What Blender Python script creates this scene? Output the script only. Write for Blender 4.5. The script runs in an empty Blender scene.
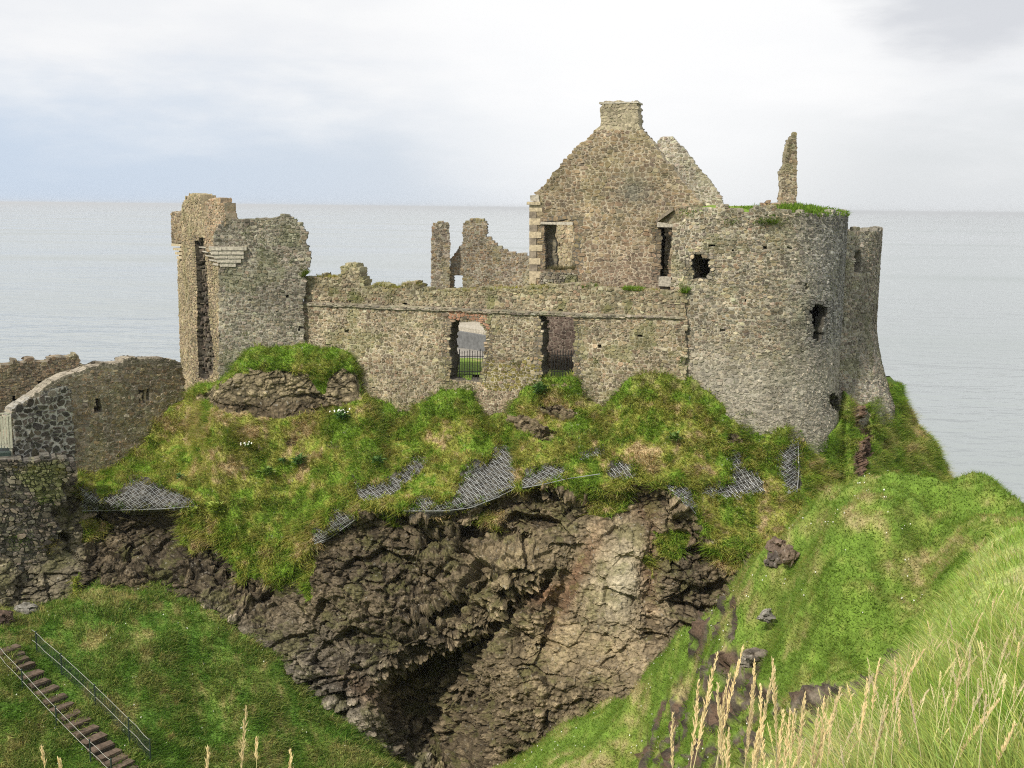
import bpy, math, random
import numpy as np
from mathutils import Vector, Matrix

random.seed(7)
RNG = np.random.default_rng(7)
SC = bpy.context.scene
COL = SC.collection

# ------------------------------------------------------------------ camera
W, HH, F = 1024, 768, 1098.0
CAMZ = 34.0
PITCH, ROLL = math.atan(176.5 / F), math.radians(0.615)
_F = np.array([0, math.cos(PITCH), -math.sin(PITCH)])
_U0 = np.array([0, math.sin(PITCH), math.cos(PITCH)])
_R0 = np.array([1.0, 0, 0])
_R = math.cos(ROLL) * _R0 + math.sin(ROLL) * _U0
_U = -math.sin(ROLL) * _R0 + math.cos(ROLL) * _U0
cam_d = bpy.data.cameras.new('camera')
cam = bpy.data.objects.new('camera', cam_d)
COL.objects.link(cam)
M = Matrix.Identity(4)
for i in range(3):
    M[i][0], M[i][1], M[i][2] = _R[i], _U[i], -_F[i]
M[2][3] = CAMZ
cam.matrix_world = M
cam_d.sensor_width = 36
cam_d.lens = F / W * 36
cam_d.clip_start = 0.05
cam_d.clip_end = 200000
SC.camera = cam

# ------------------------------------------------------------------ light
SUN_AZ, SUN_EL = math.radians(-141), math.radians(44)     # azimuth clockwise from +Y
to_sun = Vector((math.sin(SUN_AZ) * math.cos(SUN_EL), math.cos(SUN_AZ) * math.cos(SUN_EL), math.sin(SUN_EL)))
sd = bpy.data.lights.new('sun', 'SUN')
sd.energy = 3.6
sd.angle = math.radians(4)
sd.color = (1.0, 0.93, 0.80)
so = bpy.data.objects.new('sun', sd)
so.rotation_euler = (-to_sun).to_track_quat('-Z', 'Y').to_euler()
so.location = (-40, -30, 80)
COL.objects.link(so)

world = bpy.data.worlds.new('World')
SC.world = world
world.use_nodes = True
nt = world.node_tree
nt.nodes.clear()
N = lambda t: nt.nodes.new(t)
out = N('ShaderNodeOutputWorld'); bg = N('ShaderNodeBackground')
nt.links.new(bg.outputs[0], out.inputs[0])
bg.inputs[1].default_value = 0.1
sky = N('ShaderNodeTexSky'); sky.sky_type = 'NISHITA'; sky.sun_disc = False
sky.sun_elevation = SUN_EL; sky.sun_rotation = SUN_AZ
sky.altitude = 30; sky.air_density = 1.0; sky.dust_density = 2.0
tc = N('ShaderNodeTexCoord'); sep = N('ShaderNodeSeparateXYZ')
nt.links.new(tc.outputs['Generated'], sep.inputs[0])
def vmath(op, a, b):
    n = N('ShaderNodeVectorMath'); n.operation = op
    nt.links.new(a, n.inputs[0]) if hasattr(a, 'node') else setattr(n.inputs[0], 'default_value', a)
    nt.links.new(b, n.inputs[1]) if hasattr(b, 'node') else setattr(n.inputs[1], 'default_value', b)
    return n.outputs['Value'] if op == 'DOT_PRODUCT' else n.outputs[0]
def fmath(op, a, b=0.0, clamp=False):
    n = N('ShaderNodeMath'); n.operation = op; n.use_clamp = clamp
    for k, v in enumerate((a, b)):
        if hasattr(v, 'node'): nt.links.new(v, n.inputs[k])
        else: n.inputs[k].default_value = v
    return n.outputs[0]
def smooth(x, a, b):
    n = N('ShaderNodeMapRange'); n.interpolation_type = 'SMOOTHSTEP'
    nt.links.new(x, n.inputs[0]); n.inputs[1].default_value = a; n.inputs[2].default_value = b
    return n.outputs[0]
def mixc(f, a, b):
    n = N('ShaderNodeMix'); n.data_type = 'RGBA'
    for s, v in ((n.inputs[0], f), (n.inputs[6], a), (n.inputs[7], b)):
        if hasattr(v, 'node'): nt.links.new(v, s)
        else: s.default_value = v
    return n.outputs[2]
def noise_w(scale, vec, det=5, rough=.55):
    n = N('ShaderNodeTexNoise'); n.inputs['Scale'].default_value = scale
    n.inputs['Detail'].default_value = det; n.inputs['Roughness'].default_value = rough
    nt.links.new(vec, n.inputs['Vector']); return n.outputs[0]
def wdir(px, py):
    v = (px - 512) / F * _R + (384 - py) / F * _U + _F
    return tuple(v / np.linalg.norm(v))
strv = vmath('MULTIPLY', tc.outputs['Generated'], (1.0, 1.0, 4.0))
n1 = noise_w(5.0, strv); n2 = noise_w(14.0, strv)
wob = fmath('ADD', fmath('MULTIPLY', fmath('SUBTRACT', n1, .5), .13), fmath('MULTIPLY', fmath('SUBTRACT', n2, .5), .05))
elev = fmath('ADD', sep.outputs[2], wob)
# white overcast sheet above, a band of thin pale blue near the horizon, bluest towards the west
cloud = mixc(smooth(n1, .3, .7), (7.35, 7.5, 7.75, 1), (8.1, 8.15, 8.2, 1))
lowtone = mixc(smooth(sep.outputs[0], -.45, .30), (5.2, 6.05, 7.2, 1), (6.5, 6.7, 6.85, 1))
lowtone = mixc(.04, lowtone, sky.outputs[0])
veil = mixc(smooth(elev, .02, .135), lowtone, cloud)
glow = smooth(vmath('DOT_PRODUCT', tc.outputs['Generated'], wdir(640, 20)), .965, 1.0)
veil = mixc(fmath('MULTIPLY', glow, .75), veil, (8.7, 8.7, 8.7, 1))
grey = smooth(fmath('ADD', vmath('DOT_PRODUCT', tc.outputs['Generated'], wdir(985, -75)), fmath('MULTIPLY', wob, .12)), 0.9925, .9995)
veil = mixc(fmath('MULTIPLY', grey, .8), veil, (5.4, 5.6, 6.0, 1))
breaks = fmath('MULTIPLY', smooth(n2, .62, .78), smooth(sep.outputs[2], .3, .6))
veil = mixc(fmath('MULTIPLY', breaks, .5), veil, sky.outputs[0])
nt.links.new(veil, bg.inputs[0])

SC.view_settings.view_transform = 'Standard'
SC.view_settings.look = 'None'
SC.view_settings.exposure = 0.24
SC.view_settings.gamma = 1.0
SC.view_settings.use_curve_mapping = False
SC.cycles.max_bounces = 6
SC.cycles.diffuse_bounces = 3
SC.cycles.volume_bounces = 0
SC.cycles.use_denoising = False
SC.cycles.pixel_filter_type = 'BLACKMAN_HARRIS'
SC.cycles.filter_width = 1.1

# ------------------------------------------------------------------ helpers
def rays(px, py):
    px = np.asarray(px, float); py = np.asarray(py, float)
    return ((px - 512) / F)[..., None] * _R + ((384 - py) / F)[..., None] * _U + _F
def unproj(px, py, D):
    v = rays(px, py)
    P = v * (np.asarray(D, float) / v[..., 1])[..., None]
    P[..., 2] += CAMZ
    return P
def project(P):
    q = np.array(P, float); q[..., 2] -= CAMZ
    z = q @ _F
    return 512 + F * (q @ _R) / z, 384 - F * (q @ _U) / z

def _hash(ix, iy, iz, seed):
    h = (ix.astype(np.int64) * 374761393 + iy.astype(np.int64) * 668265263 + iz.astype(np.int64) * 2147483647 + seed * 974711) & 0xFFFFFFFF
    h = ((h ^ (h >> 13)) * 1274126177) & 0xFFFFFFFF
    h = ((h ^ (h >> 16)) * 2246822519) & 0xFFFFFFFF
    h = h ^ (h >> 15)
    return (h & 0xFFFFFF) / float(0x1000000)
def vnoise(P, seed=0):
    P = np.asarray(P, float)
    i = np.floor(P); f = P - i; f = f * f * f * (f * (f * 6 - 15) + 10)
    x, y, z = i[..., 0], i[..., 1], i[..., 2]
    r = 0
    for dx in (0, 1):
        for dy in (0, 1):
            for dz in (0, 1):
                w = (f[..., 0] if dx else 1 - f[..., 0]) * (f[..., 1] if dy else 1 - f[..., 1]) * (f[..., 2] if dz else 1 - f[..., 2])
                r = r + w * _hash(x + dx, y + dy, z + dz, seed)
    return r * 2 - 1
def fbm(P, oct=4, seed=0, rough=.5):
    a, s, r, t = 1.0, 1.0, 0, 0
    for o in range(oct):
        r = r + a * vnoise(np.asarray(P) * s + 17.3 * o, seed + o); t += a
        a *= rough; s *= 2.03
    return r / t
def voro(P, seed=0, facets=False):
    P = np.asarray(P, float); b = np.floor(P)
    f1 = np.full(P.shape[:-1], 9.0); f2 = f1.copy(); idv = np.zeros(P.shape[:-1]); fac = np.zeros(P.shape[:-1])
    for dx in (-1, 0, 1):
        for dy in (-1, 0, 1):
            for dz in (-1, 0, 1):
                cx, cy, cz = b[..., 0] + dx, b[..., 1] + dy, b[..., 2] + dz
                h0 = _hash(cx, cy, cz, seed); h1 = _hash(cx, cy, cz, seed + 51); h2 = _hash(cx, cy, cz, seed + 97)
                ox, oy, oz = P[..., 0] - cx - h0, P[..., 1] - cy - h1, P[..., 2] - cz - h2
                d = np.sqrt(ox ** 2 + oy ** 2 + oz ** 2); c = d < f1
                fac = np.where(c, ox * (h1 - .5) * 2 + oy * (h2 - .5) + oz * (h0 - .65) * 2, fac)
                f2 = np.where(c, f1, np.minimum(f2, d)); idv = np.where(c, h0, idv); f1 = np.where(c, d, f1)
    return (f1, f2, idv, fac) if facets else (f1, f2, idv)
def sstep(x, a, b):
    t = np.clip((np.asarray(x, float) - a) / (b - a), 0, 1); return t * t * (3 - 2 * t)
def lerp(a, b, t): return a + (b - a) * t
def inpoly(px, py, poly):
    r = np.zeros(np.shape(px), bool); n = len(poly)
    for i in range(n):
        x0, y0 = poly[i]; x1, y1 = poly[(i + 1) % n]
        if y0 == y1: continue
        c = ((y0 > py) != (y1 > py)) & (px < (x1 - x0) * (py - y0) / (y1 - y0) + x0)
        r ^= c
    return r
def pchip(x, Y, xi):
    x = np.asarray(x, float); Y = np.asarray(Y, float)
    h = np.diff(x); hs = h.reshape((-1,) + (1,) * (Y.ndim - 1)); d = np.diff(Y, axis=0) / hs
    m = np.zeros_like(Y)
    w1 = 2 * hs[1:] + hs[:-1]; w2 = hs[1:] + 2 * hs[:-1]
    same = d[1:] * d[:-1] > 0
    with np.errstate(divide='ignore', invalid='ignore'):
        m[1:-1] = np.where(same, (w1 + w2) / (w1 / d[:-1] + w2 / d[1:]), 0)
    m[0] = d[0]; m[-1] = d[-1]
    k = np.clip(np.searchsorted(x, xi) - 1, 0, len(x) - 2)
    t = ((xi - x[k]) / h[k]).reshape((-1,) + (1,) * (Y.ndim - 1)); H = h[k].reshape(t.shape)
    t2, t3 = t * t, t * t * t
    return (2*t3 - 3*t2 + 1) * Y[k] + (t3 - 2*t2 + t) * H * m[k] + (-2*t3 + 3*t2) * Y[k+1] + (t3 - t2) * H * m[k+1]

def mesh_np(name, V, faces, mat, parent=None, col=None, smooth_=False, attrs=None):
    me = bpy.data.meshes.new(name)
    V = np.ascontiguousarray(V, np.float32).reshape(-1, 3)
    faces = [np.asarray(f, np.int32) for f in faces if len(f)]
    me.vertices.add(len(V)); me.vertices.foreach_set('co', V.ravel())
    loops = np.concatenate([f.ravel() for f in faces]); tot = np.concatenate([np.full(len(f), f.shape[1], np.int32) for f in faces])
    start = np.concatenate([[0], np.cumsum(tot)[:-1]]).astype(np.int32)
    me.loops.add(len(loops)); me.loops.foreach_set('vertex_index', loops)
    me.polygons.add(len(tot)); me.polygons.foreach_set('loop_start', start); me.polygons.foreach_set('loop_total', tot)
    me.polygons.foreach_set('use_smooth', np.full(len(tot), bool(smooth_)))
    if col is not None:
        a = me.attributes.new('col', 'FLOAT_COLOR', 'POINT')
        c = np.ones((len(V), 4), np.float32); c[:, :3] = np.asarray(col).reshape(-1, 3); a.data.foreach_set('color', c.ravel())
    for k, v in (attrs or {}).items():
        a = me.attributes.new(k, 'FLOAT', 'POINT'); a.data.foreach_set('value', np.ascontiguousarray(v, np.float32).ravel())
    me.update(calc_edges=True)
    me.validate(verbose=False)
    if mat: me.materials.append(mat)
    o = bpy.data.objects.new(name, me); COL.objects.link(o)
    if parent: o.parent = parent
    return o
def tag(o, label=None, cat=None, group=None, kind=None):
    if label: o['label'] = label
    if cat: o['category'] = cat
    if group: o['group'] = group
    if kind: o['kind'] = kind
    return o
def empty(name, loc=(0, 0, 0), label=None, cat=None, group=None):
    o = bpy.data.objects.new(name, None); COL.objects.link(o); o.location = loc
    o.empty_display_size = .3
    return tag(o, label, cat, group)
def grid_faces(nu, nv):
    i = np.arange(nu * nv).reshape(nu, nv)
    return np.stack([i[:-1, :-1], i[1:, :-1], i[1:, 1:], i[:-1, 1:]], -1).reshape(-1, 4)

class MB:
    """collects boxes and tubes into one mesh"""
    def __init__(s): s.V = []; s.Q = []; s.T = []; s.n = 0
    def add(s, V, Q=(), T=()):
        s.V.append(np.asarray(V, float).reshape(-1, 3))
        if len(Q): s.Q.append(np.asarray(Q) + s.n)
        if len(T): s.T.append(np.asarray(T) + s.n)
        s.n += len(s.V[-1])
    def box(s, c, ax, ay, az, jit=0):
        c = np.array(c, float); A = [np.array(a, float) for a in (ax, ay, az)]
        V = np.array([c + i * A[0] + j * A[1] + k * A[2] for i in (-1, 1) for j in (-1, 1) for k in (-1, 1)])
        if jit: V += RNG.uniform(-jit, jit, V.shape)
        s.add(V, [(0, 1, 3, 2), (4, 6, 7, 5), (0, 4, 5, 1), (2, 3, 7, 6), (0, 2, 6, 4), (1, 5, 7, 3)])
    def tube(s, pts, r, k=5):
        pts = np.asarray(pts, float); n = len(pts)
        r = np.broadcast_to(r, (n,))
        t = np.gradient(pts, axis=0); t /= np.linalg.norm(t, axis=1)[:, None] + 1e-9
        up = np.array([0.13, .31, .94]); a = np.cross(t, up); a /= np.linalg.norm(a, axis=1)[:, None] + 1e-9; b = np.cross(t, a)
        an = np.arange(k) * 2 * math.pi / k
        V = pts[:, None] + r[:, None, None] * (np.cos(an)[None, :, None] * a[:, None] + np.sin(an)[None, :, None] * b[:, None])
        i = np.arange(n * k).reshape(n, k); j = np.roll(i, -1, axis=1)
        Q = np.stack([i[:-1], j[:-1], j[1:], i[1:]], -1).reshape(-1, 4)
        T = [(0, q + 1, q) for q in range(1, k - 1)] + [(i[-1, 0], i[-1, q], i[-1, q + 1]) for q in range(1, k - 1)]
        s.add(V, Q, T)
    def build(s, name, mat, parent=None, col=None):
        V = np.concatenate(s.V)
        c = None if col is None else np.tile(col, (len(V), 1))
        return mesh_np(name, V, [np.concatenate(s.Q) if s.Q else [], np.concatenate(s.T) if s.T else []], mat, parent, c)

# ------------------------------------------------------------------ materials
def new_mat(name):
    m = bpy.data.materials.new(name); m.use_nodes = True
    t = m.node_tree; t.nodes.clear()
    o = t.nodes.new('ShaderNodeOutputMaterial')
    return m, t, o
def col_mat(name, rough=.95, scales=((9, .55, .5, 1.4),), bump=(14, .03), speck=None, spec=.2):
    """attribute colour broken up by noise layers (scale, detail, low, high)"""
    m, t, o = new_mat(name)
    b = t.nodes.new('ShaderNodeBsdfPrincipled'); t.links.new(b.outputs[0], o.inputs[0])
    b.inputs['Roughness'].default_value = rough; b.inputs['Specular IOR Level'].default_value = spec
    a = t.nodes.new('ShaderNodeAttribute'); a.attribute_name = 'col'
    g = t.nodes.new('ShaderNodeNewGeometry')
    c = a.outputs['Color']
    for sc, ro, lo, hi in scales:
        n = t.nodes.new('ShaderNodeTexNoise'); n.inputs['Scale'].default_value = sc; n.inputs['Detail'].default_value = 4; n.inputs['Roughness'].default_value = ro
        t.links.new(g.outputs['Position'], n.inputs['Vector'])
        r = t.nodes.new('ShaderNodeMapRange'); t.links.new(n.outputs[0], r.inputs[0])
        r.inputs[1].default_value = .3; r.inputs[2].default_value = .7; r.inputs[3].default_value = lo; r.inputs[4].default_value = hi
        v = t.nodes.new('ShaderNodeVectorMath'); v.operation = 'SCALE'
        t.links.new(c, v.inputs[0]); t.links.new(r.outputs[0], v.inputs['Scale']); c = v.outputs[0]
    for sp in (speck or ()):
        sc, th, colr, f = sp
        n = t.nodes.new('ShaderNodeTexNoise'); n.inputs['Scale'].default_value = sc; n.inputs['Detail'].default_value = 3
        t.links.new(g.outputs['Position'], n.inputs['Vector'])
        r = t.nodes.new('ShaderNodeMapRange'); t.links.new(n.outputs[0], r.inputs[0]); r.inputs[1].default_value = th; r.inputs[2].default_value = th + .06; r.inputs[4].default_value = f
        mx = t.nodes.new('ShaderNodeMix'); mx.data_type = 'RGBA'
        t.links.new(r.outputs[0], mx.inputs[0]); t.links.new(c, mx.inputs[6]); mx.inputs[7].default_value = (*colr, 1); c = mx.outputs[2]
    t.links.new(c, b.inputs['Base Color'])
    if bump:
        n = t.nodes.new('ShaderNodeTexNoise'); n.inputs['Scale'].default_value = bump[0]; n.inputs['Detail'].default_value = 5; n.inputs['Roughness'].default_value = .65
        t.links.new(g.outputs['Position'], n.inputs['Vector'])
        bp = t.nodes.new('ShaderNodeBump'); bp.inputs['Distance'].default_value = bump[1]; t.links.new(n.outputs[0], bp.inputs['Height']); t.links.new(bp.outputs[0], b.inputs['Normal'])
    return m
def plain_mat(name, col, rough=.7, metal=0, noise=(8, .75, 1.2), bump=None):
    m, t, o = new_mat(name)
    b = t.nodes.new('ShaderNodeBsdfPrincipled'); t.links.new(b.outputs[0], o.inputs[0])
    b.inputs['Roughness'].default_value = rough; b.inputs['Metallic'].default_value = metal
    g = t.nodes.new('ShaderNodeNewGeometry')
    n = t.nodes.new('ShaderNodeTexNoise'); n.inputs['Scale'].default_value = noise[0]; n.inputs['Detail'].default_value = 4
    t.links.new(g.outputs['Position'], n.inputs['Vector'])
    r = t.nodes.new('ShaderNodeMapRange'); t.links.new(n.outputs[0], r.inputs[0]); r.inputs[1].default_value = .3; r.inputs[2].default_value = .7
    r.inputs[3].default_value = noise[1]; r.inputs[4].default_value = noise[2]
    v = t.nodes.new('ShaderNodeVectorMath'); v.operation = 'SCALE'; v.inputs[0].default_value = col
    t.links.new(r.outputs[0], v.inputs['Scale']); t.links.new(v.outputs[0], b.inputs['Base Color'])
    if bump:
        bp = t.nodes.new('ShaderNodeBump'); bp.inputs['Distance'].default_value = bump; t.links.new(n.outputs[0], bp.inputs['Height']); t.links.new(bp.outputs[0], b.inputs['Normal'])
    return m
def blade_mat(name, trans=.35):
    m, t, o = new_mat(name)
    a = t.nodes.new('ShaderNodeAttribute'); a.attribute_name = 'col'
    d = t.nodes.new('ShaderNodeBsdfDiffuse'); tr = t.nodes.new('ShaderNodeBsdfTranslucent'); mx = t.nodes.new('ShaderNodeMixShader')
    mx.inputs[0].default_value = trans
    t.links.new(a.outputs['Color'], d.inputs[0]); t.links.new(a.outputs['Color'], tr.inputs[0])
    t.links.new(d.outputs[0], mx.inputs[1]); t.links.new(tr.outputs[0], mx.inputs[2]); t.links.new(mx.outputs[0], o.inputs[0])
    return m
M_STONE = col_mat('rubble_masonry', .95, ((7, .6, .62, 1.35), (1.1, .5, .78, 1.2)), (22, .025),
                  ((9, .66, (.46, .45, .40), .55), (3.1, .66, (.10, .12, .05), .45)))
M_ROCK = col_mat('cliff_and_turf', .95, ((7, .7, .5, 1.5), (1.3, .5, .8, 1.2)), (9, .05), ((5.5, .645, (.36, .34, .30), .5),))
M_TURF = col_mat('hill_turf', .98, ((16, .65, .6, 1.4), (2.3, .5, .8, 1.2)), (20, .03))
M_BLADE = blade_mat('grass_blades')
M_STRAW = blade_mat('dry_grass', .25)
M_IRON = plain_mat('black_iron', (.02, .021, .023), .6)
M_WIRE = plain_mat('galvanised_wire', (.34, .35, .36), .5, .3)
M_SLAB = plain_mat('pale_slab_stone', (.45, .41, .34), .9, 0, (9, .6, 1.3), .01)
M_QUOIN = plain_mat('cream_dressed_stone', (.48, .40, .27), .9, 0, (8, .6, 1.25), .01)
M_DULL = plain_mat('dark_dressed_stone', (.24, .20, .15), .95, 0, (6, .6, 1.3), .01)
M_TREAD = plain_mat('worn_brown_step', (.12, .085, .062), .95, 0, (5, .6, 1.35), .03)
M_POST = plain_mat('dark_green_paint', (.022, .04, .034), .6)
M_ROPE = plain_mat('pale_rope', (.46, .46, .42), .8, 0, (20, .8, 1.1))
M_FENCE = plain_mat('weathered_pale_timber', (.46, .45, .36), .85, 0, (12, .7, 1.15))
M_LEAF = plain_mat('fresh_leaf', (.11, .19, .03), .7, 0, (9, .7, 1.3))
M_PETAL = plain_mat('white_petal', (.75, .75, .70), .8)
M_SLATE = plain_mat('grey_render', (.16, .165, .17), .9, 0, (4, .7, 1.2))

# ------------------------------------------------------------------ sea
def build_sea():
    m, t, o = new_mat('sea_water')
    b = t.nodes.new('ShaderNodeBsdfPrincipled'); t.links.new(b.outputs[0], o.inputs[0])
    b.inputs['Base Color'].default_value = (.27, .30, .305, 1); b.inputs['IOR'].default_value = 1.33
    g = t.nodes.new('ShaderNodeNewGeometry')
    mp = t.nodes.new('ShaderNodeMapping'); mp.inputs['Rotation'].default_value = (0, 0, .12); mp.inputs['Scale'].default_value = (.55, 1, 1)
    t.links.new(g.outputs['Position'], mp.inputs[0])
    mp2 = t.nodes.new('ShaderNodeMapping'); mp2.inputs['Scale'].default_value = (.25, 1, 1); t.links.new(g.outputs['Position'], mp2.inputs[0])
    wn = t.nodes.new('ShaderNodeTexNoise'); wn.inputs['Scale'].default_value = .010; wn.inputs['Detail'].default_value = 5; t.links.new(mp2.outputs[0], wn.inputs['Vector'])
    wr = t.nodes.new('ShaderNodeMapRange'); wr.inputs[1].default_value = .35; wr.inputs[2].default_value = .65; wr.inputs[3].default_value = .04; wr.inputs[4].default_value = .30
    t.links.new(wn.outputs[0], wr.inputs[0]); t.links.new(wr.outputs[0], b.inputs['Roughness'])
    prev = None
    for sc, dist in ((.012, 1.0), (.055, 1.6), (.17, .95), (.5, .28), (1.5, .05)):
        n = t.nodes.new('ShaderNodeTexNoise'); n.inputs['Scale'].default_value = sc; n.inputs['Detail'].default_value = 3
        t.links.new(mp.outputs[0], n.inputs['Vector'])
        bp = t.nodes.new('ShaderNodeBump'); bp.inputs['Distance'].default_value = dist; bp.inputs['Strength'].default_value = 1
        t.links.new(n.outputs[0], bp.inputs['Height'])
        if prev: t.links.new(prev, bp.inputs['Normal'])
        prev = bp.outputs[0]
    t.links.new(prev, b.inputs['Normal'])
    R = 40000.0
    V = [(-R, -200, 0), (R, -200, 0), (R, R, 0), (-R, R, 0)]
    s = mesh_np('sea', V, [np.array([(0, 1, 2, 3)])], m); tag(s, 'pale grey open sea with small ripples', 'sea', kind='structure')
build_sea()

# ------------------------------------------------------------------ grass colours and blades
def grass_col(P, kind):
    P = np.asarray(P, float)
    a = fbm(P * .55, 3, 3) ; b = fbm(P * 1.7, 3, 11); c = fbm(P * 4.5, 2, 23)
    if kind == 'cliff':
        lush, mid, dry = (.165, .265, .032), (.295, .310, .068), (.44, .345, .19)
        t = a * .7 + b * .8 + c * .4
        w1, w2 = sstep(-t, -.10, .35), sstep(t, .17, .58)
    elif kind == 'hill':
        lush, mid, dry = (.145, .235, .034), (.240, .285, .066), (.37, .32, .15)
        t = a * .7 + b * .7 + c * .4
        w1, w2 = sstep(-t, -.30, .18), sstep(t, .22, .62)
    elif kind == 'slope':
        lush, mid, dry = (.105, .205, .030), (.175, .245, .050), (.33, .30, .12)
        t = a * .6 + b * .7 + c * .5
        w1, w2 = sstep(-t, -.15, .25), sstep(t, .12, .5)
    else:
        lush, mid, dry = (.24, .36, .06), (.38, .46, .13), (.58, .54, .28)
        t = a * .4 + b * .7 + c * .5
        w1, w2 = sstep(-t, -.10, .30), sstep(t, .16, .62)
    lush, mid, dry = map(np.array, (lush, mid, dry))
    r = lerp(mid, lush, w1[..., None]); r = lerp(r, dry, w2[..., None])
    return r
class Blades:
    def __init__(s): s.V = []; s.C = []; s.Q = []; s.T = []; s.n = 0
    def add(s, P, nrm, length, width, col, droop=.5, seg=1, spread=.6, wind=(0, 0)):
        n = len(P)
        if n == 0: return
        length = np.broadcast_to(length, (n,)); width = np.broadcast_to(width, (n,))
        az = RNG.uniform(0, 2 * math.pi, n)
        side = np.stack([np.cos(az), np.sin(az), np.zeros(n)], 1)
        up = .45 * nrm + np.array([0, 0, .75])
        lean = np.stack([RNG.normal(0, spread, n) + wind[0], RNG.normal(0, spread, n) + wind[1], np.zeros(n)], 1)
        d = up + lean; d /= np.linalg.norm(d, axis=1)[:, None]
        out = nrm * np.array([1, 1, 0]) + lean * .5
        tip = P + d * length[:, None] + (out - np.array([0, 0, .6])) * (droop * length * .55)[:, None]
        mid = P + d * (length * .55)[:, None] + (out - np.array([0, 0, .3])) * (droop * length * .12)[:, None]
        P = P - nrm * .02
        w = (width * .5)[:, None] * side
        b = (np.arange(n) * (5 if seg > 1 else 3))[:, None] + s.n
        if seg > 1:
            V = np.stack([P - w, P + w, mid - w * .8, mid + w * .8, tip], 1)
            s.Q.append(b + np.array([[0, 1, 3, 2]])); s.T.append(b + np.array([[2, 3, 4]]))
            sh = np.array([.75, .75, 1.0, 1.0, 1.15])
        else:
            V = np.stack([P - w, P + w, tip], 1); s.T.append(b + np.array([[0, 1, 2]]))
            sh = np.array([.85, .85, 1.1])
        s.V.append(V.reshape(-1, 3)); s.C.append((col[:, None, :] * np.ones((1, len(sh), 1))).reshape(-1, 3)); s.n += len(s.V[-1])
    def build(s, name, mat, label, cat='grass'):
        o = mesh_np(name, np.concatenate(s.V), [np.concatenate(s.Q) if s.Q else [], np.concatenate(s.T)], mat, None, np.concatenate(s.C))
        return tag(o, label, cat, kind='stuff')
def jitter_col(c, amt=.25):
    n = len(c); k = 1 + RNG.uniform(-amt, amt, (n, 1)); h = 1 + RNG.uniform(-.10, .14, (n, 3)) * np.array([1.3, .5, .8])
    return np.clip(c * k * h, 0, 1)
def grid_normals(G):
    du = np.gradient(G, axis=0); dv = np.gradient(G, axis=1)
    n = np.cross(du, dv); n /= np.linalg.norm(n, axis=-1)[..., None] + 1e-12
    return n
def scatter(G, weight, count, margin=60):
    """random points on a grid surface; weight per quad"""
    a, b, c = G[:-1, :-1], G[1:, :-1], G[:-1, 1:]
    area = np.linalg.norm(np.cross(b - a, c - a), axis=-1)
    px, py = project(G)
    inview = (px[:-1, :-1] > -margin) & (px[:-1, :-1] < 1024 + margin) & (py[:-1, :-1] > -20) & (py[:-1, :-1] < 768 + margin) & (G[:-1, :-1, 1] > .8)
    w = (area * weight * inview).ravel(); w = w / w.sum()
    k = RNG.choice(len(w), count, p=w); i, j = np.unravel_index(k, area.shape)
    u, v = RNG.random(count)[:, None], RNG.random(count)[:, None]
    P = (G[i, j] * (1 - u) + G[i + 1, j] * u) * (1 - v) + (G[i, j + 1] * (1 - u) + G[i + 1, j + 1] * u) * v
    return P, i, j

# ------------------------------------------------------------------ mainland: slope, ravine, knoll, near hillside
CP = []
def pix(px, py, D):
    v = rays(px, py); CP.append((v[0] / v[1], math.log(D), math.log(-v[2] / v[1])))
def wz(px, D, z):
    v = rays(px, 600.); CP.append((v[0] / v[1], math.log(D), math.log(-z / D)))
for a in [(20,600,55),(100,588,55),(170,596,55),(210,615,54),(260,652,53),(300,690,52),(350,733,51),(390,768,50),
          (0,640,49.5),(0,768,43),(100,768,44),(200,768,46),(300,768,48),(100,680,48.5),(200,690,50),(60,710,46.5),
          (-150,640,47),(-150,768,41),(-350,720,36),(440,800,49),(480,790,47.5),
          (490,768,46.5),(560,728,45.5),(600,714,45),(640,690,43),(655,668,42),(672,640,41),(700,602,40),(745,560,38.5),(800,512,37.5),(830,490,37),
          (860,480,36.5),(905,481,36),(950,491,36),(985,488,36),(1024,515,35),(1120,545,34),
          (860,560,31),(790,560,34.5),(950,540,31.5),(760,620,34),(900,620,27),(1000,560,29),(860,680,25),(740,680,32),(690,700,36),(690,655,38.5),(640,740,40),(700,768,30),(780,740,26.5),(830,700,25.5),
          (1024,546,15),(985,560,14.5),(950,590,13.5),(925,628,12.5),(905,660,10),(1024,600,9),(960,640,8.5),(900,695,7.2),(850,738,5.8),(810,775,4.6),(1024,690,4.6),(940,740,4.2),(1024,768,3.1),(900,800,3.1),
          (1250,560,15),(1250,700,4)]:
    pix(*map(float, a))
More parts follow.
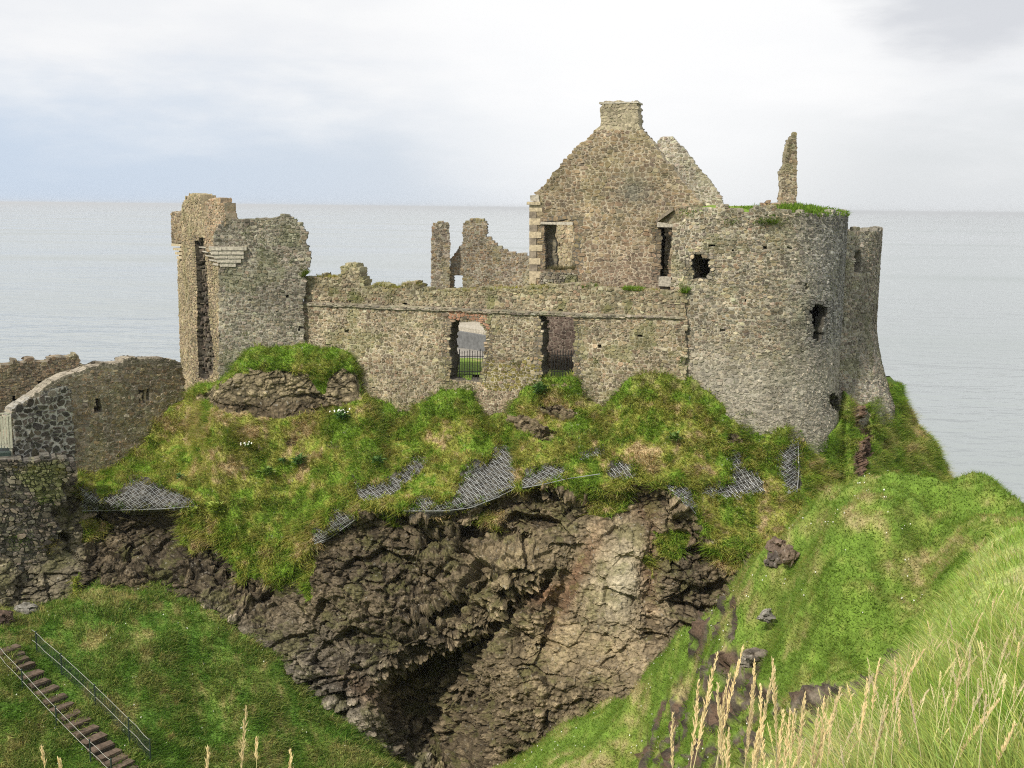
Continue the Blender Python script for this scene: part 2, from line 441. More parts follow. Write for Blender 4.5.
for a in [(300,2,-2.1),(300,5,-3.6),(300,10,-8),(300,20,-15.5),(300,30,-20.5),(0,2,-2.2),(0,6,-5),(0,15,-12),(0,28,-18.5),(-400,3,-2.4),(-400,12,-8),(-400,25,-15),
          (500,2,-1.95),(500,4,-3.0),(500,10,-7.8),(500,20,-15),(500,30,-20.5),(500,40,-24.2),(700,2.2,-1.75),(700,4.5,-3.1),(700,10,-7.2),(700,20,-12.9),
          (600,10,-7.6),(600,30,-19.2),(860,9,-5.5),(860,14,-8.4),(860,19,-10.8),(930,17,-8.2),(930,22,-9.6),(1024,19,-7.4),(1024,26,-8.7),(1250,20,-8),(1250,28,-9),
          (860,42,-16),(860,52,-27),(950,43,-18),(950,55,-36),(1024,42,-18),(1024,55,-38),(1150,55,-38),(1250,45,-25),(745,42,-18.5),(745,48,-22),(665,45.5,-22.5),(665,50,-25),(800,42,-17),(800,50,-24),
          (560,49,-26.5),(440,54,-31),(300,57,-24),(100,60,-21),(-200,60,-20),(-500,55,-20),(700,57,-30),(500,58,-34),
          (512,1,-1.66),(900,1,-1.62),(100,1,-1.75),(1300,1,-1.6),(-400,1,-1.85),(512,.5,-1.65),(1300,.5,-1.6),(-400,.5,-1.75)]:
    wz(*map(float, a))
CP = np.array(CP); CX = CP[:, :2] * np.array([2.6, 1.0]); CV = CP[:, 2]
def _phi(r2): return .5 * r2 * np.log(r2 + 1e-12)
_n = len(CX); _A = np.zeros((_n + 3, _n + 3))
_A[:_n, :_n] = _phi(((CX[:, None] - CX[None]) ** 2).sum(-1)) + np.eye(_n) * 4e-4
_A[:_n, _n:] = np.c_[np.ones(_n), CX]; _A[_n:, :_n] = _A[:_n, _n:].T
_sol = np.linalg.solve(_A, np.r_[CV, 0, 0, 0])
def lnq(ux, lnD):
    X = np.stack([np.asarray(ux) * 2.6, np.asarray(lnD)], -1); sh = X.shape[:-1]; X = X.reshape(-1, 2)
    r = np.empty(len(X))
    for k in range(0, len(X), 20000):
        x = X[k:k + 20000]
        r[k:k + 20000] = _phi(((x[:, None] - CX[None]) ** 2).sum(-1)) @ _sol[:_n] + _sol[_n] + x @ _sol[_n + 1:]
    return r.reshape(sh)
def ground_z(x, y):
    x = np.asarray(x, float); y = np.asarray(y, float)
    return CAMZ - y * np.exp(lnq(x / y, np.log(y)))
def ground_hit(px, py, lo=1.0, hi=57.0):
    """first place the pixel's ray meets the mainland"""
    v = rays(float(px), float(py)); ux, q = v[0] / v[1], -v[2] / v[1]
    L = np.linspace(math.log(lo), math.log(hi), 600)
    s = np.exp(lnq(np.full(600, ux), L)) - q
    k = np.nonzero((s[:-1] > 0) & (s[1:] <= 0))[0]
    D = math.exp(L[k[0]]) if len(k) else hi
    return unproj(px, py, D), D
KNOLL_BARE = [
    ([(702,590),(722,582),(736,600),(732,630),(726,660),(712,690),(700,735),(690,775),(640,775),(645,740),(664,700),(686,668),(688,640),(692,610)], .95),
    ([(716,676),(730,640),(748,648),(764,662),(756,690),(735,712),(712,720)], .9),
    ([(684,724),(716,694),(760,684),(800,690),(850,674),(872,694),(856,740),(806,775),(684,775)], .9),
    ([(858,676),(884,650),(900,640),(908,655),(890,690),(868,715)], .7),
]
def build_mainland():
    nv = 640
    ux = np.concatenate([np.linspace(-3.0, -1.05, 60, endpoint=False), np.linspace(-1.05, .82, 1000, endpoint=False), np.linspace(.82, 4.0, 110)]); nu = len(ux)
    L = np.log(.5) + (math.log(60) - math.log(.5)) * np.linspace(0, 1, nv) ** .72
    UX, LD = np.meshgrid(ux, L, indexing='ij')
    Y = np.exp(LD); X = UX * Y; Z = CAMZ - Y * np.exp(lnq(np.clip(UX, -1.05, .80), LD))
    G = np.stack([X, Y, Z], -1)
    far = sstep(Y, 4, 14)
    G[..., 2] += far * (.30 * fbm(G * np.array([.35, .35, .1]), 3, 5) + .14 * fbm(G * np.array([1.1, 1.1, .6]), 3, 8))
    kz = sstep(Y, 18, 24) * (1 - sstep(Y, 46, 50)) * sstep(UX, .02, .12)
    hum = fbm(G * np.array([.28, .28, .1]) + 3, 3, 15); rid = 1 - np.abs(fbm(G * np.array([.42, .30, .1]) + 7, 3, 16)) * 2.2
    G[..., 2] += kz * (.75 * hum + .5 * (rid - .5) + .16 * fbm(G * np.array([1.6, 1.6, 1.0]), 3, 18))
    def trench(pts, wd, dp):
        q = np.array([ground_hit(a, b, 18, 46)[0][:2] for a, b in pts]); dm = np.full(X.shape, 99.)
        for (ax, ay), (bx, by) in zip(q[:-1], q[1:]):
            t = np.clip(((X - ax) * (bx - ax) + (Y - ay) * (by - ay)) / ((bx - ax) ** 2 + (by - ay) ** 2), 0, 1); dm = np.minimum(dm, np.hypot(X - ax - t * (bx - ax), Y - ay - t * (by - ay)))
        return -dp * np.exp(-(dm / wd) ** 2)
    G[..., 2] += trench([(936, 500), (925, 540), (905, 580), (880, 630)], .9, .75) + trench([(800, 545), (775, 590), (765, 640)], .8, .45) + trench([(715, 610), (690, 660), (650, 720)], .8, .5)
    G[..., 2] += .04 * fbm(G * np.array([2.5, 2.5, 1]), 2, 9) * (1 - far)
    px, py = project(G)
    wx = px + 7 * fbm(G * .9, 3, 31); wy = py + 7 * fbm(G * .9, 3, 37)
    bare = np.zeros(px.shape)
    onk = (Y > 20) & (Y < 46)
    for poly, s in KNOLL_BARE:
        bare = np.maximum(bare, s * (inpoly(wx, wy, poly) & onk))
    nrm = grid_normals(G); nrm *= np.sign(nrm[..., 2:3])
    brk = fbm(G * 1.4, 3, 77)
    bare = np.where(brk > .10, 0, bare)
    f1, f2, idv, fv = voro(G * np.array([1.3, 1.3, 2.0]), 5, True)
    f1b, f2b, idb, fvb = voro(G * np.array([3.6, 3.6, 4.5]), 6, True)
    G += nrm * (bare * (-.18 + .40 * (idv - .4) + .5 * fv + .22 * (idb - .5) + .25 * fvb))[..., None]
    slope_side = sstep(-UX, -.02, .12) * sstep(Y, 25, 34)
    near = 1 - sstep(Y, 14.5, 17.5)
    gk, gs, gn = grass_col(G, 'hill'), grass_col(G, 'slope'), grass_col(G, 'near')
    c = lerp(gk, gs, slope_side[..., None]); c = lerp(c, gn, near[..., None])
    rockc = np.array([.125, .104, .080]) * (.45 + .9 * idv + .4 * idb)[..., None] * np.clip(.35 + 1.6 * (f2 - f1), .35, 1.1)[..., None]
    soil = np.array([.115, .078, .055])
    rockc = lerp(rockc, soil, (sstep(brk, -.1, -.3) * 1.0)[..., None])
    c = np.where((bare > .3)[..., None], rockc, c * .9)
    mesh_np('hillside', G.reshape(-1, 3), [grid_faces(nu, nv)[:, ::-1]], M_TURF, None, c.reshape(-1, 3), True)
    tag(bpy.data.objects['hillside'], 'grassy mainland slopes and knoll around the ravine', 'hillside', kind='structure')
    # ground under and behind the viewer
    gx, gy = np.meshgrid(np.linspace(-30, 30, 61), np.linspace(-25, .62, 40), indexing='ij')
    gz = CAMZ - 1.68 + .25 * fbm(np.stack([gx, gy, 0 * gx], -1) * .3, 2, 4)
    G2 = np.stack([gx, gy, gz], -1)
    o = mesh_np('ground', G2.reshape(-1, 3), [grid_faces(61, 40)], M_TURF, None, grass_col(G2, 'near').reshape(-1, 3), True)
    tag(o, 'grassy cliff top under the viewer', 'ground', kind='structure')
    return G, nrm, bare, slope_side, near, c
ML = build_mainland()
def mainland_grass():
    G, nrm, bare, ss, near, c = ML
    Y = G[..., 1]; ok = (bare < .3)[:-1, :-1]
    persp = 1 / np.maximum(Y, 2.5)[:-1, :-1] ** 2
    # facing: keep what the picture sees
    kn = ok * persp * ((near < .5) & (ss < .5))[:-1, :-1]
    P, i, j = scatter(G, kn, 230000)
    b = Blades(); d = P[:, 1]
    b.add(P, nrm[i, j], RNG.uniform(.05, .16, len(P)) * (.6 + d / 60), .018 + .0006 * d, jitter_col(c[i, j] * 1.05, .3), .6, 1, .7)
    P, i, j = scatter(G, kn * (fbm(G[:-1, :-1] * .9, 2, 66) > .12), 50000)
    b.add(P, nrm[i, j], RNG.uniform(.14, .30, len(P)), .022, jitter_col(c[i, j] * 1.12, .3), .8, 1, .6)
    b.build('hill_grass', M_BLADE, 'short green turf on the rounded knoll across the ravine')
    sl = ok * persp * ((ss >= .5))[:-1, :-1]
    P, i, j = scatter(G, sl, 230000)
    b = Blades()
    clump = .7 + .8 * sstep(fbm(P * 1.3, 2, 90), -.3, .5)
    b.add(P, nrm[i, j], RNG.uniform(.10, .34, len(P)) * clump, .045, jitter_col(c[i, j] * 1.15, .35), .8, 1, .7)
    P, i, j = scatter(G, sl * (fbm(G[:-1, :-1] * 1.1, 2, 141) > .1), 30000)
    b.add(P, nrm[i, j], RNG.uniform(.25, .55, len(P)), .035, jitter_col(lerp(c[i, j], np.array([.26, .27, .09]), .5) * 1.2, .35), .9, 2, .5)
    b.build('slope_grass', M_BLADE, 'rough dark green grass on the shaded slope beside the steps')
    nr = ok * (1 / np.maximum(Y, 2.2)[:-1, :-1] ** 1.7) * ((near >= .5) & (ss < .5) & (Y > 1.2))[:-1, :-1]
    P, i, j = scatter(G, nr, 210000, 420)
    b = Blades(); d = P[:, 1]
    b.add(P, nrm[i, j], RNG.uniform(.08, .30, len(P)) * np.interp(d, [3, 6, 10, 16], [1, .9, .55, .4]), .0035 + .0006 * d, jitter_col(c[i, j], .35), .6, 2, .30, (-.05, 0))
    b.build('meadow_grass', M_BLADE, 'bright yellow green meadow grass in the near corner')
mainland_grass()

# ------------------------------------------------------------------ castle crag
WD = ([-160, 8, 183, 216, 221, 303, 304, 685, 700, 720, 760, 800, 830, 842, 850, 870, 893, 930],
      [51, 57, 64, 60.6, 60.0, 60.6, 61, 55, 54.9, 54.5, 54.4, 55.0, 56.4, 58.2, 58.5, 58.9, 62.3, 65])
def wdepth(x): return np.interp(x, *WD)
def T(x, tab):
    t = np.array(tab, float); return np.interp(x, t[:, 0], t[:, 1])
Y1 = [(-160,470),(20,462),(80,462),(110,456),(140,432),(165,407),(185,396),(205,386),(222,380),(235,362),(255,351),(300,348),(330,349),(350,353),(358,372),(364,392),(400,405),(430,401),(448,385),(470,379),
      (477,392),(486,410),(508,413),(516,398),(524,385),(545,378),(575,378),(588,390),(605,401),(620,390),(640,375),(660,372),(675,378),(685,376),(700,388),(715,398),(730,413),(745,424),(765,428),(783,424),(792,434),(815,443),(830,433),(843,413),(850,397),(860,402),(875,405),(900,384),(1000,384)]
Y4 = [(-160,480),(20,474),(70,484),(90,500),(140,505),(190,508),(215,548),(245,572),(285,576),(312,545),(335,525),(380,506),(420,509),(455,507),(485,502),(520,488),(560,486),(600,492),(640,484),(670,492),(690,512),(715,546),(745,556),(800,566),(850,575),(900,575),(1000,575)]
Y7 = [(-160,665),(20,625),(100,592),(170,602),(210,618),(260,658),(300,694),(350,738),(390,772),(440,800),(480,792),(520,765),(560,738),(600,722),(640,705),(680,685),(745,640),(800,620),(900,620),(1000,620)]
D4 = [(-160,50),(20,55.9),(90,57.5),(190,57),(280,55.3),(380,54.6),(480,54),(560,53),(640,52),(745,50.5),(800,50),(850,51),(900,55),(1000,58)]
D7 = [(-160,48),(20,53.9),(100,55.3),(170,55.2),(210,54.5),(260,53.2),(300,52.2),(350,51.3),(390,50.5),(440,51),(480,50.5),(560,50),(640,49.5),(740,48.5),(800,48.5),(850,49),(900,52),(1000,55)]
def crag_controls():
    us = np.array([-160,-60,0,20,50,80,95,110,125,140,152,165,185,205,222,235,245,255,275,300,325,342,350,358,364,372,380,390,400,430,448,460,470,477,486,497,508,516,524,545,560,575,588,605,620,640,660,675,685,700,715,730,745,765,783,792,805,815,830,843,850,860,875,895,930,960,1000], float)
    rows = []
    for u in us:
        x = min(u, 1000); y1 = T(x, Y1); y4 = T(x, Y4); y7 = T(x, Y7); d1 = float(wdepth(x)) + .12; d4 = T(x, D4); d7 = T(x, D7)
        pxs = [u] * 9
        if u > 843:
            k = (u - 843)
            xs = [u, 843 + k * .62, 843 + k * .80, 843 + k * 1.05, 843 + k * 1.25, 843 + k * 1.28, 843 + k * 1.32, 843 + k * 1.36, 843 + k * 1.4]
            lim = [894, 896, 908, 932, 951, 957, 962, 966, 970]
            pxs = [min(a, b) for a, b in zip(xs, lim)]
            y4 = T(u, [(843,560),(870,530),(895,505),(930,492),(1000,492)]); d4 = T(u, [(843,51),(870,54.5),(895,58.5),(930,63),(960,68),(1000,74)])
            d1 = T(u, [(843,58.6),(850,58.5),(870,58.9),(895,62.3),(930,65),(960,68),(1000,73)])
            y7 = 640; d7 = d4 - .8
            if u >= 960: pxs = [a - (u - 945) * .7 for a in pxs]
        # ledge of rock under the gatehouse corner: 2 = top front edge, 3 = its foot
        led = sstep(u, 195, 215) * (1 - sstep(u, 350, 392))
        y2 = lerp(y1, y4, .30); d2 = lerp(d1, d4, .22)
        y3 = lerp(y1, y4, .63); d3 = lerp(d1, d4, .55)
        ytop = T(u, [(195,395),(222,386),(240,372),(255,366),(290,372),(320,374),(340,370),(352,372),(362,395)])
        ybot = T(u, [(195,398),(215,402),(230,409),(255,414),(290,416),(310,413),(330,409),(350,405),(362,400)])
        y2 = lerp(y2, ytop, led); d2 = lerp(d2, d1 - 1.0, led)
        y3 = lerp(y3, ybot, led); d3 = lerp(d3, d1 - 1.35, led)
        y5 = y4 + 10; d5 = d4 + T(u, [(-160,0),(70,.2),(110,.9),(200,.7),(300,.5),(340,.7),(640,.8),(720,.2),(1000,0)])
        y6 = lerp(y4, y7, .5); d6 = lerp(d4, d7, .5) + .2
        P = unproj(np.array(pxs[1:8]), np.array([y1, y2, y3, y4, y5, y6, y7]), np.array([d1, d2, d3, d4, d5, d6, d7]))
        P0 = P[0] + np.array([0, 1.1, 0]); P0[2] = CAMZ - T(u, [(-160,12.8),(185,12.5),(222,9.1),(1000,9.1)]); P0[2] = min(P0[2], P[0][2] + .3)
        P8 = P[-1] + np.array([0, .6, -9.0])
        rows.append(np.vstack([P0, P, P8]))
    return us, np.array(rows)
def crag_masks(px, py, P):
    wx = px + 5 * fbm(P * 1.1, 3, 41) + 2.5 * fbm(P * 3.5, 2, 42); wy = py + 6 * fbm(P * 1.1, 3, 43) + 3 * fbm(P * 3.5, 2, 44)
    x = px
    lip = T(x, Y4)
    g = (wy < lip - 1)
    # turf tongues hanging over the rock
    tong = [[(585,480),(632,480),(628,508),(605,520),(588,512)], [(505,470),(530,480),(527,500),(505,490)], [(180,500),(330,500),(318,548),(300,580),(280,590),(262,575),(240,580),(235,560),(215,545),(190,555),(178,540)],
            [(470,512),(505,510),(500,530),(478,528)], [(372,500),(402,505),(396,528),(380,522)], [(80,520),(112,522),(108,532),(82,545)], [(640,550),(655,560),(650,580)], [(300,560),(318,560),(312,600),(304,600)],
            [(430,505),(450,510),(445,520),(432,518)], [(655,530),(690,535),(680,560),(660,556)], [(700,540),(745,548),(742,575),(715,572)], [(15,585),(75,580),(90,610),(20,640)]]
    for t in tong: g |= inpoly(wx, wy, t)
    bare = [[(196,400),(206,392),(236,374),(262,369),(300,375),(322,372),(345,366),(360,376),(362,398),(345,404),(315,412),(280,417),(240,414),(215,406)],
            [(316,376),(330,374),(326,380)],
            [(511,418),(530,416),(545,425),(562,433),(552,440),(525,436)], [(537,408),(560,404),(578,412),(570,420),(545,416)],
            [(-160,455),(78,455),(75,480),(80,500),(70,620),(-160,660)],
            [(848,395),(858,400),(866,415),(868,440),(866,460),(860,478),(850,478),(853,455),(858,430),(852,410)],
            [(284,438),(296,436),(297,442),(288,446)], [(330,447),(341,445),(342,451),(332,453)], [(256,443),(262,448),(258,452)], [(240,468),(252,466),(246,474)], [(725,432),(740,436),(738,442),(724,440)],
            [(786,424),(800,436),(802,446),(788,448)]]
    for t in bare: g &= ~inpoly(wx, wy, t)
    led_grass = inpoly(wx, wy, [(240,356),(255,348),(300,342),(352,348),(356,358),(342,362),(334,378),(322,396),(314,386),(304,372),(292,378),(284,369),(268,374),(258,366),(246,370)])
    g |= led_grass
    net = np.zeros(px.shape, bool)
    for t in NET_POLYS: net |= inpoly(px + (wx - px) * .6, py + (wy - py) * .6, t)
    g &= ~net
    return g, net
NET_POLYS = [
    [(78,482),(84,488),(100,498),(122,492),(132,476),(150,484),(165,488),(186,494),(198,506),(160,509),(120,510),(82,511)],
    [(312,532),(328,528),(336,506),(346,514),(360,516),(352,522),(330,540),(314,544)],
    [(352,478),(362,484),(378,484),(392,478),(404,467),(416,455),(428,460),(421,472),(404,485),(392,496),(374,500),(362,502)],
    [(404,512),(416,500),(424,496),(440,504),(455,498),(460,480),(470,464),(490,462),(500,444),(512,448),(516,468),(514,488),(496,498),(470,508),(444,511)],
    [(520,486),(526,472),(548,464),(564,466),(566,478),(545,484),(526,488)],
    [(578,456),(604,448),(606,456),(590,458),(580,462)], [(606,472),(618,460),(634,466),(636,480),(612,478)],
    [(700,490),(716,484),(728,486),(732,470),(728,456),(736,450),(742,458),(741,468),(752,468),(764,482),(762,494),(735,499),(708,496)],
    [(776,470),(778,452),(790,440),(798,436),(799,470),(797,492),(788,494)],
    [(664,484),(690,487),(698,513),(686,506),(676,498)],
]
def build_crag():
    us, C = crag_controls()
    nv_levels = [0, 1, 2, 3, 4, 5, 6, 7, 8]
    vs = np.concatenate([np.linspace(0, 1, 10, endpoint=False), np.linspace(1, 4, 190, endpoint=False), np.linspace(4, 5, 22, endpoint=False), np.linspace(5, 7, 260, endpoint=False), np.linspace(7, 8, 16)])
    uu = np.concatenate([np.linspace(-160, -20, 60, endpoint=False), np.arange(-20, 850, 1.0), np.linspace(850, 1000, 170)])
    A = pchip(us, C, uu)                         # (nu, 9, 3)
    G = pchip(nv_levels, np.swapaxes(A, 0, 1), vs)   # (nv, nu, 3)
    G = np.swapaxes(G, 0, 1).copy()
    px, py = project(G)
    V = np.broadcast_to(vs[None], px.shape)
    cliff = sstep(V, 4.0, 4.5)
    # large hollows and ribs of the cliff face, pushed back along the line of sight
    off = np.zeros(px.shape)
    def blob(cx, cy, sx, sy, a, ang=0):
        c, s = math.cos(ang), math.sin(ang); dx, dy = px - cx, py - cy
        return a * np.exp(-((dx * c + dy * s) / sx) ** 2 - ((-dx * s + dy * c) / sy) ** 2)
    wob = 10 * fbm(G * .35, 3, 60)
    yl = np.interp(px, [330, 380, 400, 430, 470, 505, 545, 560], [735, 700, 682, 668, 648, 612, 580, 560]) + wob
    d = py - yl
    fis = np.where(d < 0, np.exp(-(d / 3.0) ** 2), np.exp(-(d / np.interp(px, [380, 440, 520, 560], [46, 34, 11, 6])) ** 2)) * sstep(px, 375, 405) * (1 - sstep(px, 540, 565))
    off += fis * np.interp(px, [380, 430, 480, 540], [1.8, 3.4, 1.4, 1.1])
    off += blob(470, 735, 24, 50, 2.6) + blob(412, 735, 34, 48, 3.4) + blob(440, 700, 40, 22, 1.6) + blob(441, 740, 15, 42, 2.6)
    off -= blob(443, 725, 9, 50, 1.0, .12) + blob(415, 640, 60, 22, .8, -.5) + blob(500, 575, 55, 24, 1.0, -.55) + blob(600, 540, 35, 40, .7)
    yl2 = np.interp(px, [360, 420, 480, 540, 575], [560, 545, 528, 540, 565]) + .7 * wob
    d2 = py - yl2
    off += np.where(d2 < 0, np.exp(-(d2 / 3.0) ** 2), np.exp(-(d2 / 14) ** 2)) * sstep(px, 400, 430) * (1 - sstep(px, 530, 570)) * .6
    yl3 = np.interp(px, [400, 450, 500], [622, 606, 575]) + .5 * wob; d3 = py - yl3
    off += np.where(d3 < 0, np.exp(-(d3 / 3.0) ** 2), np.exp(-(d3 / 16) ** 2)) * sstep(px, 395, 415) * (1 - sstep(px, 480, 510)) * .7
    off += blob(140, 545, 50, 28, 1.3) + blob(560, 600, 10, 60, .9, .35) + blob(650, 560, 9, 70, .5) - blob(620, 585, 26, 60, .6)
    off *= cliff
    dirv = G - np.array([0, 0, CAMZ]); dirv /= np.linalg.norm(dirv, axis=-1)[..., None]
    G += dirv * off[..., None]
    n = grid_normals(G)
    toc = np.array([0, 0, CAMZ]) - G
    n *= np.sign((n * toc).sum(-1).mean())
    g, net = crag_masks(px, py, G)
    front = sstep(V, 1.0, 1.15)
    rock = (~g) & ~net & (V > 1)
    rk = rock * 1.0
    # soften the mask a little for displacement
    for _ in range(2):
        rk[1:-1, 1:-1] = (rk[1:-1, 1:-1] * 2 + rk[:-2, 1:-1] + rk[2:, 1:-1] + rk[1:-1, :-2] + rk[1:-1, 2:]) / 6
    Q = G + .22 * np.stack([fbm(G * .8, 2, 1), fbm(G * .8, 2, 2), fbm(G * .8, 2, 3)], -1)
    f1, f2, ida, fa = voro(Q * np.array([.62, .62, .8]), 71, True)
    g1, g2, idb, fb = voro(Q * np.array([1.7, 1.7, 2.2]), 72, True)
    h1, h2, idc, fc = voro(G * np.array([4.4, 4.4, 5.4]) + .3, 73, True)
    big = fbm(G * .28, 3, 70)
    e1, e2, e3 = np.minimum(f2 - f1, .45), np.minimum(g2 - g1, .4), np.minimum(h2 - h1, .35)
    disp = .9 * big + .22 * (e1 - .2) + .62 * (ida - .5) + .70 * fa + .22 * (e2 - .2) + .24 * (idb - .5) + .26 * fb + .08 * (e3 - .15) + .06 * (idc - .5) + .07 * fc + .18 * fbm(G * 1.6, 3, 74)
    disp = .65 * big + (disp - .9 * big) * np.clip(.75 + 1.3 * fbm(G * .3, 2, 76), .35, 1.25)
    rub = sstep(fbm(G * .33 + 5, 3, 150) + .5 * np.exp(-((px - 480) / 70) ** 2 - ((py - 625) / 50) ** 2) - .6 * np.exp(-((px - 620) / 40) ** 2 - ((py - 600) / 70) ** 2), -.12, .2)
    cob = np.sqrt(np.maximum(0, (.30 + .28 * idb) ** 2 - g1 ** 2)); cob2 = np.sqrt(np.maximum(0, (.28 + .3 * idc) ** 2 - h1 ** 2))
    disp = disp + rub * (.55 * cob + .26 * cob2 - .12) + (1 - rub) * .14 * cob2 + .16 * fbm(G * 3.2, 3, 161)
    smooth_patch = np.exp(-((px - 625) / 30) ** 2 - ((py - 590) / 60) ** 2)
    smooth_patch = np.maximum(smooth_patch, .8 * np.exp(-((px - 590) / 45) ** 2 - ((py - 660) / 45) ** 2))
    disp *= (1 - .68 * smooth_patch)
    led = (py < 425) & (px > 190) & (px < 370)
    disp = np.where(led, disp * .5, disp)
    left = px < 85
    disp = np.where(left, disp * .6, disp)
    turf = .35 * fbm(G * .5, 3, 80) + .20 * fbm(G * 1.5, 3, 81) + .06 * fbm(G * 4, 2, 82)
    dd = (rk * disp + (1 - rk) * (turf + .12)) * front
    G += n * dd[..., None]
    n = grid_normals(G); n *= np.sign((n * toc).sum(-1).mean())
    # rock colours: where the stone itself is darker, redder or washed pale
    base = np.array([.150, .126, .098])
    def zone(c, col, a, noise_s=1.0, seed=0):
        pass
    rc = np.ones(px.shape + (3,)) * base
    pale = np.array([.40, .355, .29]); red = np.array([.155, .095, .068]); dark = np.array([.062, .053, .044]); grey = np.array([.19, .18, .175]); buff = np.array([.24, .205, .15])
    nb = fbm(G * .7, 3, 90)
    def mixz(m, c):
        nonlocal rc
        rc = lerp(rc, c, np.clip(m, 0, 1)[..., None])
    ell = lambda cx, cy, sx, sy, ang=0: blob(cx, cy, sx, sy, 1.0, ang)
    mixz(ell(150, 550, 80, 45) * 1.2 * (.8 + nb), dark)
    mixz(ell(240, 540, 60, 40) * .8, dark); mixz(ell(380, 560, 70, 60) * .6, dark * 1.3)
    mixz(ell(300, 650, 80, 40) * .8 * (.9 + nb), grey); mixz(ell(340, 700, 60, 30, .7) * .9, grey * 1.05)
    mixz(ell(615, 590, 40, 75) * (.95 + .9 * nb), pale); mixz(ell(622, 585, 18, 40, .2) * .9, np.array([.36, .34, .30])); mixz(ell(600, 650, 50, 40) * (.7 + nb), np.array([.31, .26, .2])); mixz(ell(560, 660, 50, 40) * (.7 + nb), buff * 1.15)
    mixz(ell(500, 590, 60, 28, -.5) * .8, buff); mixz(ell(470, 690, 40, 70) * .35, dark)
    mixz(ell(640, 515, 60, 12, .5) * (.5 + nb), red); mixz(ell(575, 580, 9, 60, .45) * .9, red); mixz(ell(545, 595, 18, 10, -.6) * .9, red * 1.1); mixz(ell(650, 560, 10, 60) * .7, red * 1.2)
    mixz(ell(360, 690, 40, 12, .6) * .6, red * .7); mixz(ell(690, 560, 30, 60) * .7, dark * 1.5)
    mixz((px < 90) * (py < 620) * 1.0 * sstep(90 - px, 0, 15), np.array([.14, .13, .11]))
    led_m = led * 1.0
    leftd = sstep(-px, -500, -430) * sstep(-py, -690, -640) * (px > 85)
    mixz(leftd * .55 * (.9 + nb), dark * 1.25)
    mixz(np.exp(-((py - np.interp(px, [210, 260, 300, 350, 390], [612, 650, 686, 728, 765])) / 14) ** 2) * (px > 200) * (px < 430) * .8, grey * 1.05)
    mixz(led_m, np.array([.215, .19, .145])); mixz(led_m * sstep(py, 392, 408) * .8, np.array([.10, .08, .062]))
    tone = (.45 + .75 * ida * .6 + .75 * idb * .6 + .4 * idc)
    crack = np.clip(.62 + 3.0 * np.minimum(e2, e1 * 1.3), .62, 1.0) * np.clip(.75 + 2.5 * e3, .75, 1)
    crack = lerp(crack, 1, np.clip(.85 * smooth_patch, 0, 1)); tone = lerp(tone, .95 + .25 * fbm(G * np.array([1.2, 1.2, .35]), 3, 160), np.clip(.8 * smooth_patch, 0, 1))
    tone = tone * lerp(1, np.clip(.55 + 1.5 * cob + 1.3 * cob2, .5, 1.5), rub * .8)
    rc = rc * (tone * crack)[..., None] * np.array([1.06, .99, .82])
    mossy = sstep(fbm(G * 1.3, 3, 95) + .35 * n[..., 2], .25, .5) * (~led)
    rc = lerp(rc, np.array([.10, .105, .03]), (mossy * .45)[..., None])
    gully = inpoly(px, py, [(845,390),(872,400),(875,480),(845,482)])
    rc = np.where(gully[..., None], np.array([.13, .085, .06]) * (.6 + .8 * idb)[..., None], rc)
    gc = grass_col(G, 'cliff')
    right = sstep(px, 800, 850)
    gc = lerp(gc, grass_col(G, 'hill') * 1.05, (right * .7)[..., None])
    toplush = np.clip(1 - (py - T(px, Y1)) / 22, 0, 1) * sstep(px, 190, 230)
    gc = lerp(gc, np.array([.14, .25, .028]), (toplush * .6)[..., None])
    netc = np.array([.075, .07, .06]) * (.5 + idc)[..., None]
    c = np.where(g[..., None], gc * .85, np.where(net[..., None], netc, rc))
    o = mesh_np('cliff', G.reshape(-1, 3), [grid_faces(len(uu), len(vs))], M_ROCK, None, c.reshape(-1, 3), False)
    tag(o, 'dark basalt sea cliff with turf skirts under the castle', 'cliff', kind='structure')
    # smooth shading only on turf would need splits; leave the rock faceted and the turf covered with blades
    gf = (g & (V > .95))[:-1, :-1] * 1.0
    P, i, j = scatter(G, gf, 260000)
    b = Blades()
    dens = .6 + .9 * sstep(fbm(P * 1.6, 2, 99), -.35, .5)
    b.add(P, n[i, j], RNG.uniform(.10, .36, len(P)) * dens, .042, jitter_col(gc[i, j] * 1.2, .3), 1.0, 1, .55)
    P, i, j = scatter(G, gf * (fbm(G[:-1, :-1] * 1.2, 2, 140) > .18), 26000)
    b.add(P, n[i, j], RNG.uniform(.28, .6, len(P)), .035, jitter_col(lerp(gc[i, j], np.array([.36, .33, .12]), .45) * 1.15, .3), 1.1, 2, .45)
    edge = gf * ((V > 3.7) | (np.abs(V - 2) < .12))[:-1, :-1]
    P, i, j = scatter(G, edge, 30000)
    b.add(P, n[i, j], RNG.uniform(.25, .55, len(P)), .04, jitter_col(gc[i, j] * 1.25, .3), 1.5, 2, .5)
    b.build('cliff_grass', M_BLADE, 'tussocky green and straw coloured grass below the castle walls')
    # depth lookup by direction, for things lying on the crag
    px, py = project(G); D = G[..., 1]
    m = (px > 0) & (px < 1023) & (py > 300) & (py < 767) & (V > 1)
    buf = np.full((768, 1024), np.inf)
    np.minimum.at(buf, (py[m].astype(int), px[m].astype(int)), D[m])
    return buf
CRAG_D = build_crag()
def crag_depth(x, y):
    xi, yi = int(round(x)), int(round(y))
    for r in (1, 2, 4, 7):
        w = CRAG_D[max(yi - r, 0):yi + r + 1, max(xi - r, 0):xi + r + 1]
        w = w[np.isfinite(w)]
        if len(w): return float(np.median(w))
    return float(wdepth(x)) - 3

